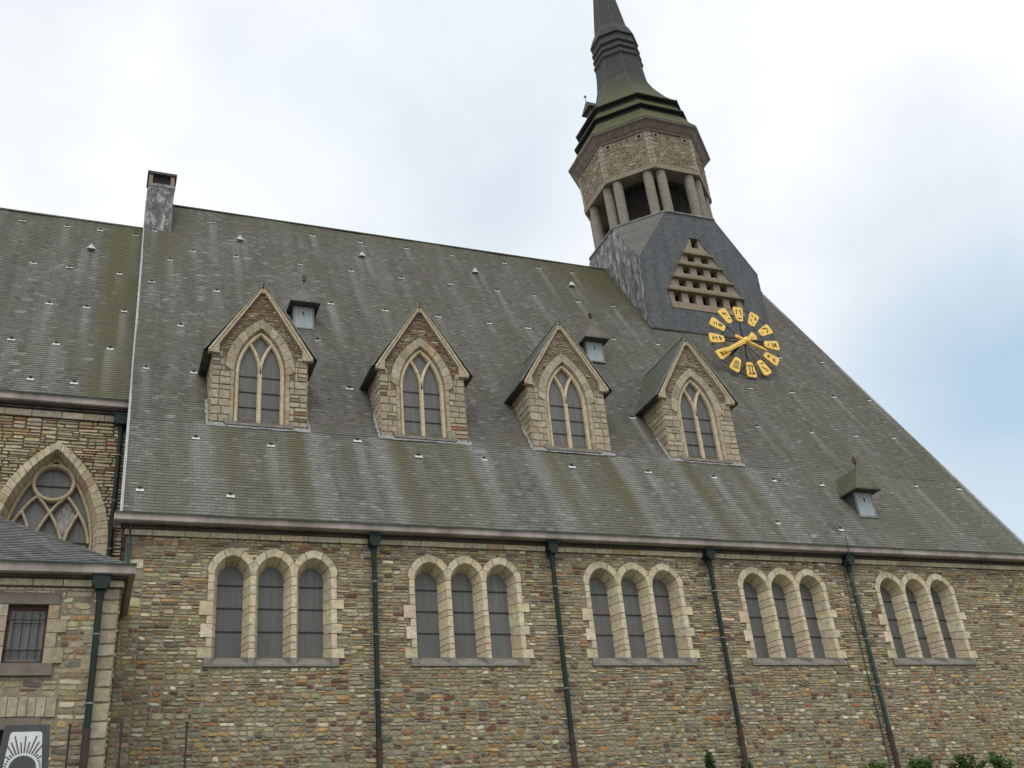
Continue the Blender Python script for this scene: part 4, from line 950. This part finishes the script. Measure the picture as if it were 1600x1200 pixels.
x0, x1, y0, y1 = TX-TR, TX+TR, TY-TR, TY+TR; ZB, ZT, ZK_ = 18.0, 29.75, 26.95
TO = oct_(TR, ZT)
for v_ in TO: v_.x = v_.x  # no lean below 30
louv = [(17.86, 24.48), (21.50, 24.48), (21.62, 25.42), (19.86, 28.42), (19.40, 28.42), (17.74, 25.42)]
mb = MB()
flat_poly(mb, [(x0, ZB), (x1, ZB), (x1, ZK_), (TO[1].x, ZT), (TO[0].x, ZT), (x0, ZK_)], [louv], lambda u, v, d: (u, y0, v))
sh = P(mb, 'front_face', SLATE_T, tower)
mb = MB()
for s, xx, a, b in ((-1, x0, 7, 6), (1, x1, 2, 3)):
    mb.add([(xx, y0, ZB), (xx, y0, ZK_), TO[a], TO[b], (xx, y1, ZK_), (xx, y1, ZB)], [tuple(range(6))])
mb.add([(x0, y1, ZB), (x0, y1, ZK_), TO[5], TO[4], (x1, y1, ZK_), (x1, y1, ZB)], [tuple(range(6))])
P(mb, 'side_face', SLATE_C, tower)
mb = MB()
for c, a, b in (((x0, y0, ZK_), 0, 7), ((x1, y0, ZK_), 1, 2), ((x1, y1, ZK_), 3, 4), ((x0, y1, ZK_), 5, 6)): mb.add([c, TO[a], TO[b]], [(0, 1, 2)])
mb.split('broach', mat_slate('slate_broach', base=(.11, .115, .11), light=(.155, .15, .14), zs=1, vary=.25, mossbase=-.2), tower)
# lead rolls on the arrises and the eaves lip of the skirt
mb = MB()
for a, b in (((x0, y0, ZK_), TO[0]), ((x0, y0, ZK_), TO[7]), ((x1, y0, ZK_), TO[1]), ((x1, y0, ZK_), TO[2])): mb.tube([a, b], .022, 6)
mb.split('lead_roll', mat_plain('brown_lead', (.22, .19, .15), (.15, .13, .11), rough=.8), tower)
mb = MB(); oct_loft(mb, [(TR+.02, ZT-.05), (TR+.06, ZT-.03), (TR+.06, ZT+.03), (2.4, ZT+.06)], capt=True); P(mb, 'lead_sill', LEAD, tower)
mb = MB()
yf_, yb_ = y0, roofy(25.0)
for xx in (x0-.04, x1+.04):
    a = Vector((xx, y0-.05, roofz(y0-.05)+.03)); b = Vector((xx, YR, ZR+.03)); mb.bar(a, b, .09, .05, (0, -.85, .52))
mb.bar((x0-.06, y0-.03, roofz(y0)+.03), (x1+.06, y0-.03, roofz(y0)+.03), .07, .07)
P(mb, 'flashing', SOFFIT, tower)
# louvred stone opening
sh_c = (.26, .225, .17)
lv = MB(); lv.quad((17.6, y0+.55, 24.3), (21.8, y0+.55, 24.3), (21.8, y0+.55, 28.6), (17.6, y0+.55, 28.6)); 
LV = P(MB.__new__(MB), 'x', DARK, tower) if False else None
lou = MB()
def tri_x(z, side):
    if z <= 25.42: return 17.74+(25.42-z)*.12 if side < 0 else 21.62-(25.42-z)*.12
    f_ = (z-25.42)/3.0; return 17.74+(19.40-17.74)*f_ if side < 0 else 21.62+(19.86-21.62)*f_
for k in range(len(louv)):     # reveal frame of stone
    a, b = louv[k], louv[(k+1) % 6]; lou.quad((a[0], y0-.012, a[1]), (b[0], y0-.03, b[1]), (b[0], y0+.5, b[1]), (a[0], y0+.5, a[1]), (.2, .18, .14))
rows = [24.48, 25.42, 26.13, 26.86, 27.50, 28.42]; nh = [5, 4, 3, 2, 1]
for i in range(5):
    za, zb = rows[i], rows[i+1]
    if i > 0: # projecting shelf
        xa, xb = tri_x(za, -1)-.03, tri_x(za, 1)+.03
        lou.prism([(xa, y0-.14, za-.06), (xa, y0-.14, za+.03), (xa, y0+.3, za+.10), (xa, y0+.3, za-.10)], (xb-xa, 0, 0), (.20, .19, .11))
    zm = za+(zb-za)*(.40 if i < 4 else .45)
    xa, xb = tri_x(zm, -1), tri_x(zm, 1)
    lou.prism([(tri_x(za+.03, -1), y0-.02, za+.02), (tri_x(za+.03, 1), y0-.02, za+.02), (xb, y0+.02, zm), (xa, y0+.02, zm)], (0, .4, 0), sh_c)
    zc = zb-.05; w_ = .26; n_ = nh[i]; xm = 19.66; pitch = .70 if i < 4 else .6
    # solid stone with openings: pillars at regular pitch
    edges = [xm-(n_-1)/2*pitch+j*pitch for j in range(n_)]
    segs = []; last = tri_x(zm, -1)
    for e in edges: segs.append((last, e-.19)); last = e+.19
    segs.append((last, tri_x(zm, 1)))
    for a, b in segs:
        if b-a > .03:
            bt = min(b, tri_x(zc, 1)+.02); at = max(a, tri_x(zc, -1)-.02)
            if bt <= at: at, bt = a, a+.02
            lou.prism([(a, y0+.03, zm), (b, y0+.03, zm), (bt, y0+.03, zc+.02), (at, y0+.03, zc+.02)], (0, .35, 0), jit((.29, .255, .20), .1))
L1 = P(lou, 'louvre_opening', DRESSED, tower)
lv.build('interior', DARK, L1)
# columns around a core whose near-black colour stands in for shade in the openings
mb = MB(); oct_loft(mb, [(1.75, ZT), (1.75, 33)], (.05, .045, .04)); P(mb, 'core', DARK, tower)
for k in range(8):
    O = oct_(2.62, ZT); a = O[k]
    for nb in (O[(k+1) % 8], O[(k-1) % 8]):
        d = (nb-a).normalized(); p = a+d*.33; c = MB(); zz = ZT+.05; pts = []; rs = []
        while zz < 32.5:
            pts += [Vector((p.x-LEAN*max(0, zz-30), p.y, zz))]; rs.append(.235); zz += .35
        pts.append(Vector((p.x-LEAN*2.6, p.y, 32.6))); rs.append(.235)
        c.tube(pts, rs, 18)
        for q in range(1, len(pts)-1): c.tube([pts[q]-Vector((0, 0, .008)), pts[q]+Vector((0, 0, .008))], .238, 18, cap=False)
        P(c, 'column', CONC, tower, smooth=False)
# drum with rubble faces
mb = MB(); oct_loft(mb, [(2.0, 32.55), (2.93, 32.42), (2.95, 32.66), (2.90, 32.68), (2.93, 34.7)], MORT)
mb.add(oct_(2.0, 32.56), [tuple(range(8))], (.08, .07, .06))
for k in range(8):
    a0_, b0_ = oct_(2.90, 32.68)[k], oct_(2.90, 32.68)[(k+1) % 8]; a1_, b1_ = oct_(2.93, 34.68)[k], oct_(2.93, 34.68)[(k+1) % 8]
    Lw = (b0_-a0_).length; nn = (b0_-a0_).cross(Vector((0, 0, 1))).normalized()
    if nn.dot((a0_+b0_)/2-Vector((TX, TY, 32.7))) < 0: nn = -nn
    def mpd(u, v, d, a0_=a0_, b0_=b0_, a1_=a1_, b1_=b1_, nn=nn, Lw=Lw):
        s_ = u/Lw; q = (v-32.68)/2.0; p = (a0_.lerp(b0_, s_)).lerp(a1_.lerp(b1_, s_), q); return p+nn*d
    rubble(mb, .18, Lw-.18, 32.70, 34.62, mpd, PAL_DRUM, hr=(.06, .14), lr=(.14, .45), gap=.012, d=(.006, .02), rnd=1.3, holes=[[(.30, 34.26), (.54, 34.26), (.54, 34.55), (.30, 34.55)], [(Lw-.54, 34.26), (Lw-.30, 34.26), (Lw-.30, 34.55), (Lw-.54, 34.55)]])
    z = 32.69
    while z < 34.6:
        h = min(random.uniform(.22, .32), 34.64-z)
        one_stone(mb, 0, .18, z, z+h, mpd, .008, .035, jit((.34, .31, .25), .08), .2); one_stone(mb, Lw-.18, Lw, z, z+h, mpd, .008, .035, jit((.34, .31, .25), .08), .2); z += h
DR = P(mb, 'drum', MASON, tower)
hb = MB(); hf = MB()
for k in range(8):
    a0_, b0_ = oct_(2.93, 34.4)[k], oct_(2.93, 34.4)[(k+1) % 8]; Lw = (b0_-a0_).length; d = (b0_-a0_)/Lw; nn = d.cross(Vector((0, 0, 1)))
    if nn.dot((a0_+b0_)/2-Vector((TX, TY, 34.4))) < 0: nn = -nn
    for u in (.42, Lw-.42):
        c = a0_+d*u; Z_ = Vector((0, 0, 1))
        hb.quad(c-d*.09-Z_*.1+nn*.012, c+d*.09-Z_*.1+nn*.012, c+d*.09+Z_*.1+nn*.012, c-d*.09+Z_*.1+nn*.012)
        for q in (-1, 1): hf.bar(c+d*q*.115-Z_*.13+nn*.02, c+d*q*.115+Z_*.13+nn*.02, .05, .05, nn, (.36, .33, .27)); hf.bar(c-d*.14+Z_*q*.125+nn*.02, c+d*.14+Z_*q*.125+nn*.02, .05, .05, nn, (.36, .33, .27))
hb.split('air_hole', DARK, DR); hf.split('hole_frame', DRESSED, DR, 4)
mb = MB(); oct_loft(mb, [(2.93, 34.60), (3.0, 34.62), (3.0, 34.70), (3.08, 34.78), (3.22, 34.98), (3.34, 35.06), (3.36, 35.14), (3.30, 35.17)], (.2, .17, .13)); P(mb, 'cornice', mat_plain('dark_cornice', (.20, .17, .135), (.12, .10, .085), rough=.85), tower)
def mossloft(name, prof, moss, mat=SLATE_S):
    m_ = MB(); oct_loft(m_, prof); m_.pa = {'moss': [moss[i] for i in range(len(prof)) for _ in range(8)]}; return P(m_, name, mat, tower)
mossloft('lower_roof', [(3.30, 35.17), (3.33, 35.20), (3.05, 35.62), (2.80, 36.12)], [.9, .9, .9, .75])
mossloft('louvre_band', [(2.66, 36.12), (2.66, 36.42), (2.9, 36.40), (2.9, 36.47), (2.72, 36.66), (2.56, 36.98), (2.44, 36.98), (2.44, 37.26), (2.72, 37.24)], [0, 0, .3, .9, .9, .6, 0, 0, .3])
curve = [(2.72, 37.24), (2.72, 37.30), (2.45, 37.55), (2.15, 37.98), (1.88, 38.48), (1.62, 38.98), (1.42, 39.5), (1.28, 40.1), (1.20, 40.8), (1.15, 41.6)]
mossloft('spire_foot', curve, [.9, .9, .9, .85, .75, .5, .3, .15, .05, 0])
mossloft('neck', [(1.14, 41.6), (1.24, 41.72), (1.24, 41.78), (1.16, 41.95), (1.12, 42.1), (1.22, 42.16), (1.22, 42.22), (1.13, 42.42), (1.11, 42.55), (1.21, 42.62), (1.21, 42.68), (1.12, 42.9), (1.12, 43.15), (1.22, 43.2), (1.2, 43.28), (1.05, 43.75), (.92, 44.05), (.84, 44.3)], [0]*18)
mossloft('spire', [(.84, 44.3), (.55, 46.9), (.10, 51.0), (0.02, 51.4)], [0]*4)
m_ = MB()
for k in range(8):
    pts = [oct_(R+.008, z_)[k] for R, z_ in curve[1:]]; m_.tube(pts, .014, 5)
    m_.tube([oct_(.85, 44.3)[k], oct_(.56, 46.9)[k], oct_(.11, 51)[k]], .012, 5)
P(m_, 'hip_roll', mat_plain('hip_lead', (.13, .13, .13), (.09, .09, .09), rough=.7), tower)
# small lucarne on the left of the spire foot
lx, ly, lz = TX-LEAN*8-2.05, TY+.15, 37.7
l_ = MB(); l_.box(lx-.25, ly-.28, lz-.3, lx+.9, ly+.28, lz+.75); LC = P(l_, 'lucarne', SLATE_S, tower)
l_ = MB(); 
Fz = lz+.68
A_, B_ = Vector((lx-.30, ly, lz+1.25)), Vector((lx+1.0, ly, lz+1.25))
for s in (-1, 1): l_.quad(A_, B_, (lx+1.0, ly+s*.46, Fz-.1), (lx-.42, ly+s*.46, Fz-.1))
l_.add([A_, (lx-.42, ly-.46, Fz-.1), (lx-.42, ly+.46, Fz-.1)], [(0, 1, 2)]); l_.quad((lx-.42, ly-.46, Fz-.11), (lx+1, ly-.46, Fz-.11), (lx+1, ly+.46, Fz-.11), (lx-.42, ly+.46, Fz-.11))
l_.pa = {'moss': [.6]*len(l_.v)}
l_.build('lucarne_roof', SLATE_S, LC)
l_ = MB(); l_.tube([(lx-.3, ly, lz+1.2), (lx-.3, ly, lz+1.5)], .02, 6); l_.tube([(lx-.3, ly, lz+1.45), (lx-.3, ly, lz+1.56), (lx-.3, ly, lz+1.66)], [.02, .08, .02], 8); l_.build('finial', LEAD, LC)
# ================================================================== CLOCK
CR = 1.64; CC = Vector((19.62, 5.13, 21.86))
clock = empty('tower_clock', CC, 'skeleton clock with twelve gilded plates and gilded hands, below the tower louvres', 'clock')
def cp(r, h, dy=0):   # h in hours
    a = math.radians(30*h); return Vector((r*math.sin(a), dy, r*math.cos(a)))
mb = MB()
for r in (CR-.06, CR*.60): mb.tube([cp(r, i*12/64) for i in range(65)], .016, 6, cap=False)
mb.build('ring', IRON, clock)
mb = MB()
for h in (0, 3, 6, 9): mb.bar(cp(.05, h, .03), cp(CR*.60, h, .03), .045, .045, (0, 1, 0))
for h in (1.5, 4.5, 7.5, 10.5, 5.2, 6.8): mb.bar(cp(.05, h, .04), cp(CR*.98 if h in (4.5, 5.2) else CR*.60, h, .04), .02, .02, (0, 1, 0))
mb.bar(cp(CR*.6, 11.8, .03), cp(CR*.6, 9.2, .03), .014, .014, (0, 1, 0)); mb.bar(cp(CR*.6, 3.2, .03), cp(CR*.6, 5, .03), .014, .014, (0, 1, 0))
mb.local = True; mb.split('spoke', IRON, clock)
mb = MB()
for h, dz in ((10.5, 0), (1.5, 0), (6, 0), (4.9, 0)):
    p = cp(CR*.95 if h in (4.9,) else CR*.55, h); yb_ = roofy(CC.z+p.z)-CC.y; yb_ = min(max(yb_, .12), y0-CC.y); mb.tube([p, (p.x+.06, yb_, p.z-.06)], .022, 6)
mb.tube([(0, 0, 0), (0, 1.5, 0)], .05, 8)
mb.local = True; mb.split('bracket', IRON, clock)
GLY = {0: [((-.12, .12), (-.05, .2)), ((-.1, .12), (-.1, -.02)), ((.1, .2), (.1, -.05)), ((.02, .2), (.12, .18)), ((-.1, -.22), (.1, -.2))],
       1: [((-.12, .2), (-.06, .1)), ((.06, .2), (.12, .1)), ((.04, .1), (.12, .02)), ((-.1, -.04), (-.04, -.14)), ((.02, -.18), (.08, -.22))],
       2: [((-.12, .05), (-.02, .18)), ((-.1, .1), (-.12, -.08)), ((.02, .16), (.12, .02)), ((.0, -.2), (.05, -.22))],
       3: [((-.1, .2), (.1, .2)), ((-.1, .12), (.1, .12)), ((-.1, .02), (.1, .04)), ((-.04, -.12), (.04, -.2)), ((.0, .2), (.0, .1))],
       4: [((-.1, .12), (.1, .2)), ((-.02, .05), (.08, .12)), ((-.08, -.1), (.05, -.2)), ((.05, -.1), (-.06, -.2))],
       5: [((-.1, .2), (.04, .16)), ((-.08, .1), (.08, .05)), ((-.02, .0), (.1, -.06)), ((-.1, -.16), (.04, -.2))],
       6: [((-.14, .2), (.14, .2)), ((-.07, .2), (-.07, -.16)), ((.07, .2), (.07, -.16)), ((-.14, -.18), (.14, -.18)), ((-.12, .12), (-.14, .2))],
       7: [((-.14, .14), (.1, .2)), ((-.14, .04), (.12, .1)), ((-.12, -.08), (.12, -.02)), ((-.08, -.18), (.1, -.12))],
       8: [((-.12, .16), (.1, .06)), ((-.1, .06), (.1, .18)), ((-.1, -.1), (.0, -.06)), ((.04, -.12), (.08, -.2))],
       9: [((-.08, .2), (.08, .2)), ((.0, .2), (-.02, .1)), ((-.1, .02), (.08, .04)), ((-.08, -.16), (.08, -.1)), ((.08, -.1), (.0, -.2)), ((-.08, -.16), (0, -.2))],
       10: [((-.1, .14), (.02, .2)), ((-.04, .05), (.1, .1)), ((.0, .0), (.02, -.18)), ((.06, -.02), (.09, -.18))],
       11: [((-.1, .2), (.02, .1)), ((-.06, .08), (.08, .14)), ((.04, .02), (.08, .06)), ((.02, -.14), (.1, -.2))]}
for h in range(12):
    a = math.radians(30*h); er = Vector((math.sin(a), 0, math.cos(a))); et = Vector((math.cos(a), 0, -math.sin(a))); rc = CR*.80
    wo, wi, hl = .222, .155, .34
    pts = []
    for (cx_, cz_, st_) in ((wo-.10, hl-.10, 0), (-(wo-.10), hl-.10, 90), (-(wi-.09), -(hl-.09), 180), (wi-.09, -(hl-.09), 270)):
        for q in range(4):
            an = math.radians(st_+30*q); r_ = .10 if cz_ > 0 else .09; pts.append((cx_+r_*math.cos(an), cz_+r_*math.sin(an)))
    g = MB(); n_ = len(pts); f0 = [er*(rc+b)+et*a_+Vector((0, -.045, 0)) for a_, b in pts]; f1 = [er*(rc+b*1.04)+et*a_*1.05+Vector((0, -.03, 0)) for a_, b in pts]; f2 = [p+Vector((0, .04, 0)) for p in f1]
    g.add(f0+f1+f2, [tuple(range(n_))]+[(i, (i+1) % n_, n_+(i+1) % n_, n_+i) for i in range(n_)]+[(n_+i, n_+(i+1) % n_, 2*n_+(i+1) % n_, 2*n_+i) for i in range(n_)]+[tuple(range(2*n_, 3*n_))])
    pl_ = g.build('hour_plate', GOLD, clock)
    gg = MB()
    for (p, q) in GLY[h]: gg.bar(er*(rc+p[1])+et*p[0]+Vector((0, -.05, 0)), er*(rc+q[1])+et*q[0]+Vector((0, -.05, 0)), .036, .014, (0, 1, 0))
    gg.build('hour_sign', mat_sign if h else (mat_sign := mat_plain('dark_bronze', (.10, .055, .02), (.06, .03, .015), rough=.6)), pl_)
def hand(h, L_, tail, w_, tw, name, dy):
    a = math.radians(30*h); er = Vector((math.sin(a), 0, math.cos(a))); et = Vector((math.cos(a), 0, -math.sin(a))); g = MB()
    out_ = [(-tail, tw*.7), (-tail*.85, tw), (-tail*.35, w_*.8), (0, w_), (L_*.85, w_*.75), (L_, w_*.25), (L_, -w_*.25), (L_*.85, -w_*.75), (0, -w_), (-tail*.35, -w_*.8), (-tail*.85, -tw), (-tail, -tw*.7)]
    g.prism([er*r+et*s+Vector((0, dy, 0)) for r, s in out_], (0, .05, 0)); g.bar(er*(-tail*.8)+Vector((0, dy-.015, 0)), er*L_*.95+Vector((0, dy-.015, 0)), w_*.7, .04, (0, 1, 0))
    return g.build(name, GOLD, clock)
hand(8.0, 1.38, .54, .11, .19, 'minute_hand', -.20); hand(3.72, 1.0, .5, .088, .08, 'hour_hand', -.13)
mb = MB(); mb.tube([(0, .05, 0), (0, -.22, 0), (0, -.26, 0)], [.13, .13, .06], 12); mb.build('hub', GOLD, clock)
# ================================================================== attach hooks and vents
for o in HOOKOBJ:
    par = choir if o['_l'] else nave; o.parent = par; o.location = o.location-par.location; del o['_l']
for o in [o for o in bpy.data.objects if '_v' in o.keys()]:
    par = choir if o['_v'] == 4 else nave; o.parent = par; o.location = o.location-par.location; del o['_v']
# ================================================================== sign, posts, plants
sg = empty('sign_board', (-4.95, -4.0, TERR), 'tapered dark grey board with a white sunburst, before the annex doorway', 'sign')
g = MB(); H_ = 5.56-TERR; tp = .075
def ty(z): return tp*(H_-z)
g.prism([(-.37-ty(0), 0, 0), (.37+ty(0), 0, 0), (.37, 0, H_), (-.37, 0, H_)], (0, .1, 0)); g.build('board', SIGNG, sg)
g = MB(); z0_, z1_ = .95, H_-.12
g.prism([(-.26-ty(z0_), -.012, z0_), (.26+ty(z0_), -.012, z0_), (.26, -.012, z1_-.03), (.23, -.012, z1_), (-.23, -.012, z1_), (-.26, -.012, z1_-.03)], (0, .012, 0)); g.build('panel', WHITE, sg)
g = MB(); c0 = Vector((0, -.016, 1.16)); n_ = 23
for i in range(n_):
    a = math.radians(-8+196*i/(n_-1)); d = Vector((math.cos(a), 0, math.sin(a))); lim = min(.30/max(abs(d.x), .01), (z1_-.05-1.16)/max(d.z, .01))*(.96 if i % 2 else .78)
    g.bar(c0+d*.27, c0+d*max(lim, .3), .02, .006, (0, 1, 0))
g.build('sun_ray', SIGNG, sg)
g = MB(); g.add([c0+Vector((.225*math.cos(math.pi*i/16), 0, .225*math.sin(math.pi*i/16))) for i in range(17)], [tuple(range(17))]); g.build('sun_disc', SIGNG, sg)
PL = ['thin dark fence post nearest the sunburst board', 'middle one of the three thin fence posts', 'rightmost of the three thin fence posts, on bare wall']
for k, (x, lb) in enumerate(zip((-4.23, -3.39, -2.29), PL)):
    if k == 0:
        p0 = empty('fence_post', (x, -5.0, TERR), lb, 'fence post', 'thin fence posts on the terrace'); g = MB(); g.tube([(0, 0, 0), (0, 0, 5.34-TERR)], .019, 8); g.build('post', IRON, p0)
        g = MB(); g.tube([(0, 0, 5.34-TERR), (0, 0, 5.37-TERR)], .026, 8); g.build('cap', IRON, p0)
    else: o = copy_tree(p0); o.location = (x, -5.0, TERR); o['label'] = lb
def shrub(x, y, h, r, n, label, mat, spiky=False, cat='shrub', sz=.05):
    e = empty('shrub', (x, y, TERR), label, cat, 'low plants along the terrace edge'); st = MB(); lf = MB()
    for i in range(7 if not spiky else 9):
        a = random.uniform(0, 6.28); rr = r*random.uniform(.1, .8)*(.35 if spiky else 1); tip = Vector((rr*math.cos(a), rr*math.sin(a), h*random.uniform(.6, 1.0)))
        base = Vector((rr*.2*math.cos(a), rr*.2*math.sin(a), 0)); mid = base.lerp(tip, .5)+Vector((0, 0, .06)); st.tube([base, mid, tip], [.012, .009, .004], 5)
        for k in range(n):
            t = random.uniform(.25, 1.04); p = base.lerp(mid, t*2) if t < .5 else mid.lerp(tip, t*2-1)
            p = p+Vector((random.gauss(0, .3), random.gauss(0, .3), random.gauss(0, .2)))*r*(.28 if not spiky else .25)
            d = Vector((random.gauss(0, 1), random.gauss(0, 1), random.gauss(.9 if spiky else .3, .6))).normalized(); s_ = d.cross(Vector((random.gauss(0, 1), random.gauss(0, 1), random.gauss(0, 1)))).normalized()
            l = sz*random.uniform(.7, 1.5)*(1.8 if spiky else 1); wd = l*(.12 if spiky else .36)
            lf.add([p, p+d*l*.5+s_*wd, p+d*l, p+d*l*.5-s_*wd], [(0, 1, 2, 3)])
    st.build('stem', STEM, e); lf.build('foliage', mat, e)
shrub(8.38, -5, .88, .2, 130, 'upright spiky evergreen beside the third downpipe', LEAF, True)
for x, h, r, n_, lb, mt in ((7.6, .62, .3, 60, 'ragged weed with brown stems left of the spiky evergreen', LEAF), (9.3, .66, .42, 90, 'low green plant right of the spiky evergreen', LEAF),
                        (12.6, .62, .5, 110, 'green plant left of the foot of the pale green downpipe', LEAF2), (14.0, .66, .62, 190, 'bright leafy plant under the last triple window', LEAF2), (15.3, .62, .6, 190, 'dense darker plant beside the bright leafy plant', LEAF),
                        (16.5, .64, .5, 140, 'rightmost of the low plants, cut by the picture edge', LEAF2), (3.2, .68, .2, 50, 'tiny green weed below the second triple window', LEAF2), (-4.0, 1.0, .12, 50, 'yellow green weed at the foot of the annex downpipe', LEAF2)):
    shrub(x, -5 if x > 0 else -3.4, h+.06 if x < 5 else h-.02, r, int(n_*1.3), lb, mt, sz=.045)
